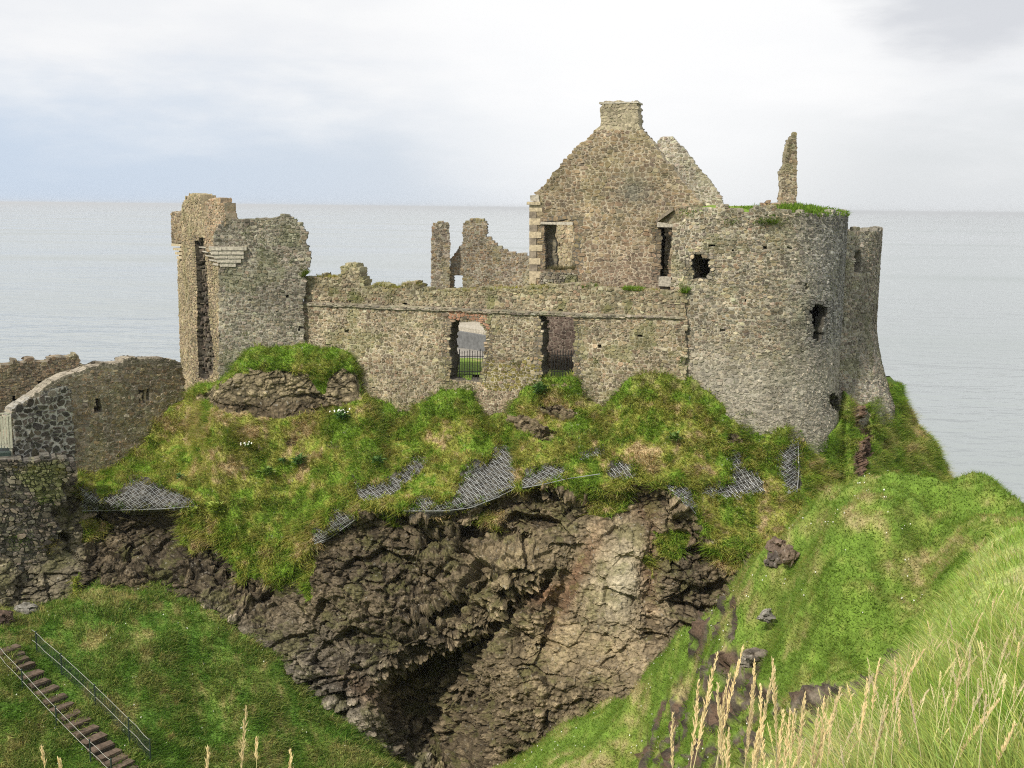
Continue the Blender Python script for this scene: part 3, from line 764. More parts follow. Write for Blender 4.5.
# ------------------------------------------------------------------ masonry
class Plane:
    def __init__(s, px0, D0, px1, D1):
        a = unproj(px0, 207, D0); b = unproj(px1, 207, D1)
        s.O = a[:2].copy(); d = b[:2] - a[:2]; s.L = np.linalg.norm(d); s.d = d / s.L
        s.n = np.array([-s.d[1], s.d[0]])
        if s.n[1] < 0: s.n = -s.n
    def sz(s, px, py):
        v = rays(px, py); k = (s.O @ s.n) / (v[..., :2] @ s.n); P = v * k[..., None]
        return (P[..., :2] - s.O) @ s.d, P[..., 2] + CAMZ
    def poly(s, pts):
        p = np.array(pts, float); a, z = s.sz(p[:, 0], p[:, 1]); return np.stack([a, z], 1)
    def map(s, a, z, t):
        a, z, t = np.broadcast_arrays(a, z, t)
        xy = s.O + a[..., None] * s.d + t[..., None] * s.n
        return np.concatenate([xy, z[..., None]], -1)
class Drum:
    def __init__(s, cx, cy, R, flare): s.C = np.array([cx, cy], float); s.R = R; s.flare = flare
    def sz(s, px, py):
        v = rays(px, py); d = v[..., :2]
        B = -(d @ s.C); A = (d * d).sum(-1); disc = np.maximum(B * B - A * (s.C @ s.C - s.R ** 2), 0)
        k = (-B - np.sqrt(disc)) / A; P = v * k[..., None]
        q = P[..., :2] - s.C
        return np.arctan2(q[..., 0], -q[..., 1]) * s.R, P[..., 2] + CAMZ
    def poly(s, pts):
        p = np.array(pts, float); a, z = s.sz(p[:, 0], p[:, 1]); return np.stack([a, z], 1)
    def map(s, a, z, t):
        a, z, t = np.broadcast_arrays(a, z, t)
        th = a / s.R; r = s.R + s.flare(z, th) - t
        return np.stack([s.C[0] + r * np.sin(th), s.C[1] - r * np.cos(th), z], -1)
def spans(poly, z):
    xs = []; n = len(poly)
    for i in range(n):
        (x0, y0), (x1, y1) = poly[i], poly[(i + 1) % n]
        if (y0 > z) != (y1 > z): xs.append(x0 + (x1 - x0) * (z - y0) / (y1 - y0))
    xs.sort(); return list(zip(xs[::2], xs[1::2]))
def masonry(name, surf, outline, holes=(), thick=1.0, sw=.30, sh=.2, pal=None, mort=(.36, .32, .25), seed=1, parent=None, rag=.08, prot=(.0, .045), colf=None, back=True, t0=0.0, warp=.06, gap=.009, zpoly=False, skew=False, pits=(), jamb=()):
    """rubble wall: every stone is its own raised, uneven block in a recessed mortar bed"""
    r = random.Random(seed)
    out = outline if zpoly else surf.poly(outline)
    hs = [(h if zpoly else surf.poly(h)) for h in holes]
    sw *= SF; sh *= SF
    z = out[:, 1].min(); zt = out[:, 1].max(); cells = []
    while z < zt:
        h = sh * r.uniform(.75, 1.6); zm = z + h / 2
        sp = spans(out, zm)
        for hp in hs:
            for (c, d) in spans(hp, zm):
                new = []
                for (a, b) in sp:
                    if d <= a or c >= b: new.append((a, b))
                    else:
                        if c > a: new.append((a, c + r.uniform(-rag, rag) * .6))
                        if d < b: new.append((d + r.uniform(-rag, rag) * .6, b))
                sp = new
        for (a, b) in sp:
            k0 = len(cells); ea, eb = (0, 0), (0, 0)
            if skew:
                lo, hi = spans(out, z + .01), spans(out, z + h - .01)
                for q in lo:
                    for q2 in hi:
                        if abs((q[0] + q2[0]) / 2 - a) < .12: ea = (q[0] - a, q2[0] - a)
                        if abs((q[1] + q2[1]) / 2 - b) < .12: eb = (q[1] - b, q2[1] - b)
            a += r.uniform(-rag, rag * .3); b += r.uniform(-rag * .3, rag)
            A0, B0 = a, b
            if b - a < .06: continue
            s = a
            while s < b - 1e-6:
                w = sw * r.choice((.45, .6, .75, .9, 1.0, 1.15, 1.4)) * r.uniform(.85, 1.15)
                e = s + w
                if b - e < sw * .45: e = b
                if r.random() < .22 and e - s > sw * .6:
                    k = r.uniform(.38, .62); cells += [(s, e, z, z + h * k, 0, 0, 0, 0), (s, e, z + h * k, z + h, 0, 0, 0, 0)]
                elif r.random() < .10 and e - s > sw * .8:
                    k = r.uniform(.35, .65) * (e - s); cells += [(s, s + k, z, z + h, 0, 0, 0, 0), (s + k, e, z, z + h, 0, 0, 0, 0)]
                else: cells.append((s, e, z, z + h, 0, 0, 0, 0))
                s = e
            if skew:
                for i in range(k0, len(cells)):
                    c = list(cells[i]); f0, f1 = (c[2] - z) / h, (c[3] - z) / h
                    if c[0] == A0: c[4], c[5] = lerp(*ea, f0), lerp(*ea, f1)
                    if c[1] == B0: c[6], c[7] = lerp(*eb, f0), lerp(*eb, f1)
                    cells[i] = tuple(c)
        z += h
    c = np.array(cells); n = len(c); g = np.random.default_rng(seed)
    s0, s1, z0, z1, la, lb, ra, rb = c.T
    def wmap(a, zz, t):
        q = np.stack([a * .9, zz * 1.2, np.full_like(a, seed * 3.1)], -1)
        q2 = q * np.array([3.4, 2.6, 1]); e = .34 * sh
        return surf.map(a + .5 * warp * vnoise(q + 40) + e * vnoise(q2 + 9), zz + warp * vnoise(q) + e * 1.25 * vnoise(q2), t)
    cs, cz = (s0 + s1) / 2, (z0 + z1) / 2
    pit = np.zeros(n, bool)
    for (ax, ay) in pits:
        a, b_ = surf.sz(np.array(float(ax)), np.array(float(ay))); dd_ = ((cs - a) / 1.3) ** 2 + (cz - b_) ** 2; pit[np.argmin(dd_)] = True
    pt = np.where(pit, .42, 0.0)
    # mortar core
    S = np.stack([s0 + la, s1 + ra, s1 + rb, s0 + lb], 1); Z = np.stack([z0, z0, z1, z1], 1)
    core_f = wmap(S, Z, np.full_like(S, t0) + pt[:, None]); core_b = wmap(S, Z, np.full_like(S, t0 + thick))
    # stones: rounded irregular polygons grown around a jittered centre until they meet their neighbours
    K = 9
    hw, hh = (s1 - s0) / 2, (z1 - z0) / 2
    kx, kz = cs + (la + ra + lb + rb) / 4 + g.uniform(-.34, .34, n) * hw, cz + g.uniform(-.34, .34, n) * hh
    AN = 1.95; wt = g.uniform(.72, 1.28, n) * np.sqrt(hw * hh * AN)
    ang = np.arange(K) * 2 * math.pi / K + g.uniform(-.28, .28, (n, K))
    rx, rz = np.cos(ang), np.sin(ang)
    lim = 1 / np.sqrt((rx / (hw[:, None] * 1.34)) ** 2 + (rz / (hh[:, None] * AN * 1.34)) ** 2)
    order = np.argsort(kz); pos = np.empty(n, int); pos[order] = np.arange(n)
    rad = lim.copy()
    for c0 in range(0, n, 400):
        ii = order[c0:c0 + 400]; zlo, zhi = kz[ii].min() - 2.4 * sh, kz[ii].max() + 2.4 * sh
        jj = order[np.searchsorted(kz[order], zlo):np.searchsorted(kz[order], zhi)]
        for i0 in range(0, len(ii), 100):
            a = ii[i0:i0 + 100]; slo, shi = kx[a][:, None] - 2.6 * sw, kx[a][:, None] + 2.6 * sw
            dx = kx[jj][None] - kx[a][:, None]; dz_ = (kz[jj][None] - kz[a][:, None]) * AN
            d2 = dx * dx + dz_ * dz_; d2[d2 < 1e-9] = 1e9
            nb = np.argsort(d2, 1)[:, :10]
            nx, nz = np.take_along_axis(dx, nb, 1), np.take_along_axis(dz_, nb, 1); nd = np.take_along_axis(d2, nb, 1)
            fr = wt[a][:, None] / (wt[a][:, None] + wt[jj][nb])
            dot = nx[:, :, None] * rx[a][:, None] + nz[:, :, None] * rz[a][:, None]
            r_ = np.where(dot > 1e-4, (fr * nd)[:, :, None] / np.maximum(dot, 1e-4), 9.0).min(1)
            rad[a] = np.minimum(rad[a], r_)
    rad = np.maximum(rad, .03)
    def stone(tface, sign):
        tface = np.full((n, K), tface)
        rb_ = np.maximum(rad - gap * g.uniform(.5, 1.5, (n, 1)), .02); rf_ = rb_ - np.minimum(g.uniform(.008, .03, (n, 1)), rb_ * .3)
        p = g.uniform(prot[0], prot[1], n)[:, None] + g.uniform(-1, 1, n)[:, None] * .10 * rx * rf_ + g.uniform(-1, 1, n)[:, None] * .10 * rz * rf_ + g.uniform(-.006, .006, (n, K))
        p = np.maximum(p, .004) - (pt[:, None] if sign == 1 else 0)
        tb = tface + sign * .004 + (pt[:, None] if sign == 1 else 0)
        b = wmap(kx[:, None] + rx * rb_, kz[:, None] + rz * rb_ / AN, tb); f = wmap(kx[:, None] + rx * rf_, kz[:, None] + rz * rf_ / AN, tface - sign * p)
        return np.concatenate([b, f], 1)
    st = [stone(t0, 1)]
    if back: st.append(stone(t0 + thick, -1))
    f0, f1 = np.minimum(.3, thick * .3) * g.uniform(.6, 1, (n, 1)) + pt[:, None], thick * g.uniform(.62, .7, (n, 1)); f1 = np.maximum(f1, f0 + .02)
    Zf = np.stack([z0 - .04, z0 - .04, z1 + .03, z1 + .03], 1)
    fill = np.concatenate([wmap(S, Zf, t0 + f0 + 0 * S), wmap(S, Zf, t0 + f1 + 0 * S)], 1)
    core = np.concatenate([core_f, core_b, fill], 1)
    V = np.concatenate([core] + st, 1).reshape(-1, 3)
    per = 16 + 2 * K * len(st); base = (np.arange(n) * per)[:, None, None]
    q = [(0, 1, 2, 3), (5, 4, 7, 6), (0, 4, 5, 1), (3, 2, 6, 7), (1, 5, 6, 2), (0, 3, 7, 4)]; q += [tuple(8 + i for i in f) for f in q]; caps = []
    for k in range(len(st)):
        o = 16 + 2 * K * k; flip = 1 if k == 0 else -1
        q += [(o + i, o + (i + 1) % K, o + K + (i + 1) % K, o + K + i)[::flip] for i in range(K)]
        caps.append(tuple(o + K + i for i in range(K))[::flip])
    Q = (base + np.array(q)[None]).reshape(-1, 4); QC = (base + np.array(caps)[None]).reshape(-1, K)
    pal_ = np.array(pal); sc = pal_[g.integers(0, len(pal_), n)] * g.uniform(.80, 1.20, (n, 1)) * np.array([1.08, 1.02, .91])
    sc = lerp(sc, sc.mean(0), .18) * g.uniform(.95, 1.05, (n, 3))
    cm = np.tile(np.array(mort), (n, 1)) * g.uniform(.85, 1.1, (n, 1))
    if colf is not None:
        mid = surf.map((s0 + s1) / 2, (z0 + z1) / 2, np.zeros(n)); mx, my = project(mid)
        sc, cm = colf(mx, my, mid, sc, cm, g)
    sc = np.where(pit[:, None], .06, sc); cm = np.where(pit[:, None], .05, cm)
    side = cm * .45 + sc * .55
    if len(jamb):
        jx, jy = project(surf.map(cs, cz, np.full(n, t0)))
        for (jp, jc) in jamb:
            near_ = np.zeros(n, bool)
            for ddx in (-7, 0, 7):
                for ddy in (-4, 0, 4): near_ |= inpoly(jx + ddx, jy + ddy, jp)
            side = np.where(near_[:, None], np.array(jc) * g.uniform(.6, 1.3, (n, 1)), side); cm = np.where(near_[:, None], lerp(cm, np.array(jc), .85), cm)  # stone sides and mortar round openings coloured dark, standing for shaded recesses
    C = np.repeat(np.concatenate([np.repeat(side[:, None], 16, 1)] + [np.repeat(sc[:, None], 2 * K, 1)] * len(st), 1).reshape(-1, 3), 1, 0)
    C = C.reshape(n, per, 3); C[:, 0:4] = cm[:, None]
    return mesh_np(name, V, [Q, QC], M_STONE, parent, C.reshape(-1, 3))
SF = .68
P_GREY = [(.25, .235, .20), (.20, .19, .165), (.30, .28, .24), (.16, .15, .135), (.235, .205, .17), (.36, .345, .31), (.11, .105, .095), (.15, .14, .12)]
P_BEIGE = [(.30, .26, .185), (.25, .215, .155), (.35, .31, .235), (.20, .18, .14), (.28, .215, .16), (.42, .385, .31), (.13, .115, .09), (.17, .145, .11)]
P_WARM = [(.32, .27, .185), (.27, .23, .16), (.38, .33, .235), (.24, .205, .145), (.31, .27, .20), (.19, .165, .125)]
P_BROWN = [(.21, .17, .12), (.25, .20, .135), (.175, .145, .11), (.155, .135, .11), (.235, .18, .125), (.30, .255, .185)]
P_DARK = [(.06, .058, .056), (.085, .08, .075), (.11, .10, .09), (.05, .05, .052)]
def mossing(edge_tab=None, amount=.5, green=(.15, .17, .05)):
    def f(mx, my, mid, sc, cm, g):
        nz = fbm(mid * .9, 3, 55)
        k = sstep(nz, .12, .42) * amount
        if edge_tab is not None:
            k = np.maximum(k, (1 - sstep(my - np.interp(mx, *edge_tab), 2, 16)) * amount * (.5 + nz))
        k = np.clip(k, 0, .8)[:, None]; gr = np.array(green)
        tone = (1 + .28 * fbm(mid * .45, 2, 57))[:, None]
        return lerp(sc, gr, k) * tone, lerp(cm, gr, k) * tone
    return f
def lab(o, label, cat, group=None): return tag(o, label, cat, group)

# --- courtyard inside the walls
def build_courtyard():
    e = [(205, 64.5), (225, 62.6), (303, 62.2), (430, 60.4), (560, 58.6), (685, 56.6), (700, 57), (800, 62), (880, 64)]
    fr = np.array([unproj(a, 300, b)[:2] for a, b in e])
    rows = []
    for k, t in enumerate(np.linspace(0, 1, 24)):
        r = fr + np.array([0, 38 * t]); r[:, 0] = fr[:, 0] * (1 + .12 * t); rows.append(r)
    R = np.array(rows); z = np.full(R.shape[:2], CAMZ - 9.1); z[-1] = -3; z[-2] -= 3
    G = np.concatenate([R, z[..., None]], -1); G[1:-2, :, 2] += .3 * fbm(G[1:-2] * .3, 2, 12)
    nu = 160; xi = np.linspace(0, 8, nu); G = pchip(np.arange(9), np.swapaxes(G, 0, 1), xi); G = np.swapaxes(pchip(np.arange(24), np.swapaxes(G, 0, 1), np.linspace(0, 23, 140)), 0, 1)
    o = mesh_np('courtyard_ground', G.reshape(-1, 3), [grid_faces(nu, 140)], M_TURF, None, np.where((G[..., 1] > 66.5)[..., None], np.array([.30, .28, .25]), grass_col(G, 'hill')).reshape(-1, 3), True)
    tag(o, 'green lawn inside the castle walls', 'ground', kind='structure')
build_courtyard()

# --- curtain wall
PL_C = Plane(303, 61, 685, 55)
cw = empty('curtain_wall', unproj(494, 400, 58.2), 'long roofless rubble curtain wall with two large window openings joining gatehouse and round tower', 'wall')
bpy.context.view_layer.update()
def under(o, parent):
    o.parent = parent; o.matrix_parent_inverse = Matrix.Translation(parent.location).inverted(); return o
WIN1 = [(450, 380), (450, 330), (452, 322), (457, 319), (466, 319), (475, 321), (487, 330), (487, 345), (484, 358), (480, 380)]
WIN2 = [(541, 384), (541, 322), (540, 317), (575, 315), (576, 350), (573, 384)]
def c_curtain(mx, my, mid, sc, cm, g):
    sc, cm = mossing(None, .35)(mx, my, mid, sc, cm, g)
    arch = inpoly(mx, my, [(447, 320), (449, 309), (488, 312), (489, 330), (478, 322), (462, 317)])
    sc = np.where(arch[:, None], np.array([.36, .20, .13]) * g.uniform(.7, 1.2, (len(mx), 1)), sc)
    grassy = inpoly(mx + g.normal(0, 3, len(mx)), my + g.normal(0, 2, len(mx)), [(486, 362), (540, 362), (538, 392), (482, 392)])
    sc = np.where((grassy & (g.random(len(mx)) < .6))[:, None], np.array([.20, .17, .06]) * g.uniform(.7, 1.2, (len(mx), 1)), sc)
    big = inpoly(mx, my, [(470, 390), (520, 390), (520, 430), (470, 430)])
    sc = np.where(big[:, None], np.array([.25, .19, .135]) * g.uniform(.6, 1.3, (len(mx), 1)), sc)
    return sc, cm
PUT = lambda x, y, w=1.6, h=1.8: [(x - w, y - h), (x + w, y - h), (x + w, y + h), (x - w, y + h)]
under(masonry('wall_face', PL_C, [(303, 304), (400, 307.5), (500, 311.5), (685, 318), (687, 432), (520, 432), (400, 428), (303, 420)],
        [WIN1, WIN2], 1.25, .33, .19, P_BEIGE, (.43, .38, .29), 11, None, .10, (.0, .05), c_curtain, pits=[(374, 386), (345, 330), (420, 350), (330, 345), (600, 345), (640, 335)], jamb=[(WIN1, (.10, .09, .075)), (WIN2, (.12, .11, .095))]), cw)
TOP_C = [(303, 277), (312, 275), (322, 275), (332, 277), (339, 276), (341, 268), (345, 264), (352, 264), (357, 267), (358, 275), (362, 281), (365, 289), (371, 286), (378, 283), (385, 285), (392, 288), (399, 287), (405, 283), (413, 283), (421, 287), (428, 290), (440, 291), (452, 288), (462, 288), (472, 290), (482, 287), (500, 287), (530, 287), (545, 285), (570, 285), (600, 287), (640, 289), (668, 290), (685, 291)]
under(masonry('parapet', PL_C, TOP_C + [(685, 318), (303, 304)], (), .95, .34, .2, P_BEIGE, (.37, .33, .24), 12, None, .12, (.0, .06),
        mossing((np.array(TOP_C)[:, 0], np.array(TOP_C)[:, 1]), .55), t0=.16, pits=[(405, 304), (425, 305), (330, 300), (349, 302), (560, 310)]), cw)
sc_ = [(303, 303), (400, 306.6), (500, 310.5), (685, 317)]
under(masonry('string_course', PL_C, sc_ + [(685, 319.4), (500, 312.9), (400, 309), (303, 305.4)], (), .3, .7, .12, P_GREY, (.3, .27, .2), 13, None, .05, (.02, .05), None, False, t0=-.10, warp=.03), cw)

def railing(name, plane, pts, label):
    e = empty(name, plane.map(*[np.array(v) for v in (*plane.sz(*pts[0]), .55)]), label, 'railing', 'black iron railings across the window openings')
    (xa, ya), (xb, yb) = pts
    n = int((xb - xa) / 2.6) + 1
    for i in range(n):
        x = lerp(xa, xb, i / (n - 1)); s, zb = plane.sz(x, lerp(ya, yb, i / (n - 1))); top = zb + 1.28 + (.1 if i % 4 == 0 else 0)
        m = MB(); m.tube([plane.map(s, zb - .35, np.array(.55)), plane.map(s, top, np.array(.55))], .018 if i % 4 else .026, 4)
        m.tube([plane.map(s, top, np.array(.55)), plane.map(s, top + .09, np.array(.55))], [.03, .004], 4)
        under(m.build('bar', M_IRON), e)
    for dz in (.22, 1.05):
        a, za = plane.sz(xa - 1, ya); b, zb = plane.sz(xb + 1, yb); m = MB()
        m.tube([plane.map(a, za + dz, np.array(.57)), plane.map(b, zb + dz, np.array(.57))], .022, 4); under(m.build('rail', M_IRON), e)
    return e
railing('iron_railing', PL_C, [(456, 377), (482, 377)], 'black iron railing across the left window opening with green lawn behind')
railing('iron_railing', PL_C, [(549, 377), (574, 377)], 'black iron railing across the tall right window opening in front of brown stonework')

# --- gatehouse
gt = empty('gatehouse_tower', unproj(225, 390, 63), 'ruined square gatehouse with warm lit side, tall dark cleft and pale corbel bands', 'tower')
PL_GR = Plane(220, 60.0, 306, 60.7)
PL_GL = Plane(179, 67.5, 220, 60.0)
under(masonry('right_wall', PL_GR, [(219, 400), (220, 300), (220, 268), (215, 244), (216, 228), (222, 223), (229, 220), (240, 219), (252, 219), (262, 217), (276, 218), (283, 216), (293, 217), (296, 222), (303, 225), (307, 233), (306, 246), (309, 254), (308, 266), (305, 276), (303, 300), (304, 420), (220, 420)],
        (), 1.2, .32, .19, P_GREY, (.33, .31, .26), 21, None, .09, (.0, .05), mossing(([219, 305], [221, 221]), .35, (.13, .15, .06)), pits=[(300, 330), (300, 327), (288, 298), (252, 300)]), gt)  # grey palette, weaker sun on this face put into the stone colour
CLEFT = [(194.5, 240), (204, 238), (206, 258), (208.5, 290), (209.5, 318), (212.5, 340), (214.5, 356), (213, 374), (206, 380), (199, 379), (197, 340), (197, 300), (196, 262)]
under(masonry('left_wall', PL_GL, [(182, 410), (181.5, 384), (178.5, 300), (177.5, 262), (181, 246), (181, 212), (183, 203), (186, 196), (193, 194), (199.5, 195.5), (200.5, 206), (202, 216), (209, 216), (214, 222), (217, 240), (218, 268), (219, 300), (219, 410)],
        [CLEFT], .9, .34, .20, P_WARM, (.44, .37, .25), 22, None, .08, (.0, .045), mossing(None, .2), jamb=[(CLEFT, (.075, .065, .055))]), gt)  # warm palette, sunlight on this face put into the stone colour
PL_GX = Plane(190, 67.4, 222, 61.3)
under(masonry('dark_rubble_backing', PL_GX, [(192, 400), (192, 236), (216, 236), (219, 400)], (), .8, .45, .3, [(.11, .095, .08), (.07, .062, .055), (.15, .13, .11)], (.08, .07, .06), 23, None, .05, (.0, .35), None, False), gt)
PL_TS = Plane(203, 61.6, 226, 59.9)
under(masonry('turret', PL_TS, [(206, 250), (205, 214), (205.5, 204), (210, 199.5), (218, 200), (224, 204), (225.5, 222), (222, 238), (218, 252)], (), .7, .32, .2, [(.30, .24, .17), (.25, .21, .16), (.34, .26, .19)], (.40, .34, .25), 24, None, .08), gt)
PL_TL = Plane(171, 67.9, 184, 66.9)
under(masonry('turret', PL_TL, [(172, 243), (171, 214), (175, 211), (182, 212), (183, 243)], (), 1.1, .3, .2, P_BROWN, (.36, .30, .21), 25, None, .06), gt)
def corbels():
    for (pl, x0, x1s, y0, h, t) in ((PL_GR, [209, 211, 214, 217, 220], [247, 246, 244, 241, 236], 246.5, 4.1, [.26, .22, .17, .12, .07]), ):
        for k in range(5):
            a, z = pl.sz(x0[k], y0 + h * k); b, z2 = pl.sz(x1s[k], y0 + h * k + 3.8)
            m = MB(); rs = random.Random(k); s = a
            while s < b - .1:
                e = min(b, s + rs.uniform(.35, .75)); c = pl.map((s + e) / 2, (z + z2) / 2, np.array(.25 - t[k]))
                m.box(c, np.append(pl.d, 0) * (e - s) * .488, np.append(pl.n, 0) * .25, (0, 0, (z - z2) * .5), .008); s = e
            under(m.build('corbel_band', M_SLAB), gt)
    for (pl, x0, x1s, t) in ((PL_GL, [203, 206, 208, 211, 214], [217, 217.6, 218, 218.5, 219], [.24, .2, .16, .11, .06]),):
        for k in range(5):
            a, z = pl.sz(x0[k], 246.5 + 4.1 * k); b, z2 = pl.sz(x1s[k], 249.4 + 4.1 * k); m = MB()
            m.box(pl.map((a + b) / 2, (z + z2) / 2, np.array(.2 - t[k])), np.append(pl.d, 0) * (b - a) * .5, np.append(pl.n, 0) * .2, (0, 0, (z - z2) * .5), .01)
            under(m.build('corbel_band', M_SLAB), gt)
    for k in range(4):
        a, z = PL_TL.sz(172 + 1.8 * k, 243.5 + 4.2 * k); b, z2 = PL_TL.sz(182.5, 246.6 + 4.2 * k); m = MB()
        m.box(PL_TL.map((a + b) / 2, (z + z2) / 2, np.array(.45)), np.append(PL_TL.d, 0) * (b - a) * .5, np.append(PL_TL.n, 0) * .5, (0, 0, (z - z2) * .5), .01)
        under(m.build('corbel_band', M_QUOIN), gt)
corbels()

# --- approach walls and bridge abutment at the left
PL_A = Plane(8, 57, 184, 64)
def c_wallA(mx, my, mid, sc, cm, g):
    sc, cm = mossing(None, .2)(mx, my, mid, sc, cm, g)
    dk = inpoly(mx + g.normal(0, 1.5, len(mx)), my, [(14, 410), (30, 398), (62, 385), (70, 392), (73, 460), (14, 462)])
    sc = np.where(dk[:, None], np.array([.085, .08, .075]) * g.uniform(.5, 1.7, (len(mx), 1)), sc)
    cm = np.where(dk[:, None], np.array([.30, .29, .265]), cm)
    cope = my < np.interp(mx, [10, 15, 40, 60, 70, 95, 120, 180], [421, 412, 397, 382, 378, 370, 366, 366])
    sc = np.where(cope[:, None], np.array([.29, .255, .20]) * g.uniform(.6, 1.25, (len(mx), 1)), sc)
    return sc, cm
wa = lab(masonry('approach_wall', PL_A, [(8, 476), (9, 424), (14, 409), (28, 400), (42, 391), (55, 381), (64, 377), (72, 374), (95, 366), (110, 363), (125, 360), (150, 358), (170, 359), (182, 362), (185, 410), (165, 430), (130, 462), (110, 480), (60, 482)],
        [[(94, 413), (95, 402), (101, 399), (103, 410), (99, 414)], [(139, 404), (139, 392), (150, 390), (150, 401)]], 1.0, .36, .22, P_BROWN + P_GREY[:3], (.33, .29, .23), 31, None, .08, (.0, .05), c_wallA, skew=True),
        'brown rubble wall sloping up to the gatehouse with a patch of dark repointed stone at its left end', 'wall')
masonry('dark_rubble_backing', PL_A, [(88, 418), (88, 386), (156, 386), (156, 418)], (), .3, .4, .25, [(.08, .07, .06), (.12, .10, .08)], (.07, .06, .05), 35, wa, .02, (.0, .15), None, False, t0=.62)  # added dark backing so the wall slits read as shaded
masonry('repointed_patch', PL_A, [(14, 412), (30, 401), (48, 393), (60, 388), (70, 392), (72, 420), (75, 458), (40, 461), (14, 460)], (), .3, .56, .40, [(.07, .068, .066), (.10, .095, .088), (.055, .055, .056), (.13, .12, .105)], (.46, .45, .41), 39, wa, .05, (.02, .07), None, False, t0=-.05, gap=.03, warp=.08)
masonry('slit_bar', PL_A, [(142, 404), (142, 391), (144, 391), (144, 404)], (), .25, .3, .3, [(.45, .38, .28)], (.4, .35, .25), 36, wa, .0, (.0, .02), None, False, t0=.2, warp=.0)
masonry('slit_bar', PL_A, [(146, 404), (146, 391), (148, 391), (148, 404)], (), .25, .3, .3, [(.45, .38, .28)], (.4, .35, .25), 37, wa, .0, (.0, .02), None, False, t0=.2, warp=.0)
PL_B = Plane(-40, 66, 86, 70)
wb = lab(masonry('outer_wall', PL_B, [(-60, 470), (-60, 376), (-30, 371), (0, 366), (14, 361), (24, 362), (33, 358), (36, 362), (42, 362), (56, 357), (68, 356), (77, 354), (79, 365), (92, 370), (92, 470)],
        [[(36, 388), (38, 380), (46, 384), (42, 389)], [(10, 400), (14, 394), (19, 400), (18, 404)]], 1.0, .38, .22, P_BROWN, (.30, .27, .21), 33, None, .10, (.0, .05), mossing(None, .2)), 'far brown ruined wall at the left edge with sea behind it', 'wall')
masonry('dark_rubble_backing', PL_B, [(4, 410), (4, 374), (52, 374), (52, 410)], (), .3, .4, .25, [(.08, .07, .06), (.12, .10, .08)], (.07, .06, .05), 38, wb, .02, (.0, .15), None, False, t0=.65)  # dark sheet of stones added behind the holes in place of shade
PL_AB = Plane(-70, 53.6, 82, 56.6)
lab(masonry('bridge_abutment', PL_AB, [(-80, 640), (-80, 462), (0, 458), (30, 460), (48, 456), (64, 461), (78, 466), (70, 474), (58, 484), (64, 497), (50, 512), (57, 530), (44, 552), (50, 570), (62, 590), (30, 610), (0, 640)],
        (), 1.0, .40, .22, [(.15, .14, .12), (.19, .175, .15), (.12, .11, .10), (.22, .20, .17)] + P_DARK, (.17, .16, .135), 34, None, .22, (.0, .22), mossing(None, .6), warp=.30), 'rough rubble abutment of the bridge under the pale timber gate', 'abutment')
def fence():
    pl = Plane(-30, 55.2, 11, 55.9); e = empty('timber_gate', pl.map(*[np.array(v) for v in (*pl.sz(-10, 456), 0)]), 'pale slatted timber gate at the bridge end cut by the left edge', 'gate')
    for i, x in enumerate(np.arange(-28, 10, 2.9)):
        s, z0 = pl.sz(x, 448 + .02 * x); s, z1 = pl.sz(x, 416); m = MB()
        m.box(pl.map(s, (z0 + z1) / 2, np.array(0)), np.append(pl.d, 0) * .052, np.append(pl.n, 0) * .012, (0, 0, (z1 - z0) / 2), .006); under(m.build('board', M_FENCE), e)
    for y, hh in ((415.5, .035), (430, .05), (445, .07)):
        a, z = pl.sz(-31, y); b, _ = pl.sz(9, y); m = MB(); m.box(pl.map((a + b) / 2, z, np.array(.05)), np.append(pl.d, 0) * (b - a) / 2, np.append(pl.n, 0) * .03, (0, 0, hh)); under(m.build('rail', M_FENCE), e)
    for x in (8.5, -18):
        s, z0 = pl.sz(x, 458); s, z1 = pl.sz(x, 413.5); m = MB(); m.box(pl.map(s, (z0 + z1) / 2, np.array(.1)), np.append(pl.d, 0) * .06, np.append(pl.n, 0) * .06, (0, 0, (z1 - z0) / 2)); under(m.build('post', M_FENCE), e)
    m = MB(); a, z = pl.sz(-31, 454); b, _ = pl.sz(11, 454)
    m.box(pl.map((a + b) / 2, z - .1, np.array(.8)), np.append(pl.d, 0) * (b - a) / 2, np.append(pl.n, 0) * 1.2, (0, 0, .12)); under(m.build('deck', M_POST), e)
fence()

# --- round towers
rt = empty('round_tower', (11.3, 60, 22), 'massive round corner tower with two jagged dark holes and turf on top', 'tower')
def fl1(z, th): return .30 * sstep(CAMZ - 8.5 - np.asarray(z), 0, 4.5)
TX, TY, TR = 11.8, 60.5, 6.1
DR1 = Drum(TX, TY, TR, fl1)
def zpx(drum, x, y): return float(drum.sz(np.array(float(x)), np.array(float(y)))[1])
def c_tower(mx, my, mid, sc, cm, g):
    sc, cm = mossing(None, .3, (.16, .165, .07))(mx, my, mid, sc, cm, g)
    n = len(mx)
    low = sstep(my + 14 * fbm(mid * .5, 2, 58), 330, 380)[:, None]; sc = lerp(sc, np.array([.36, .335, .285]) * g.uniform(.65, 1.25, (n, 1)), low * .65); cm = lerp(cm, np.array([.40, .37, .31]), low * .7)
    gr = sstep(mx, 770, 830)[:, None] * (1 - low); sc = lerp(sc, sc.mean(1, keepdims=True) * np.array([1, 1, .97]), gr * .8)  # greyer towards the right, the tower's shaded side put into the colour
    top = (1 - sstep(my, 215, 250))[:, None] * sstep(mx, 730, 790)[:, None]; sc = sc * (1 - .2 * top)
    return sc, cm
H1 = [(690, 262), (694, 256), (702, 257), (709, 261), (711, 270), (708, 277), (700, 279), (695, 277), (691, 270)]
H2 = [(810, 312), (814, 305), (822, 303), (829, 308), (827, 316), (824, 322), (823, 335), (818, 341), (813, 338), (812, 325)]
H3 = [(827, 398), (831, 393), (839, 396), (839, 408), (834, 412), (829, 406)]
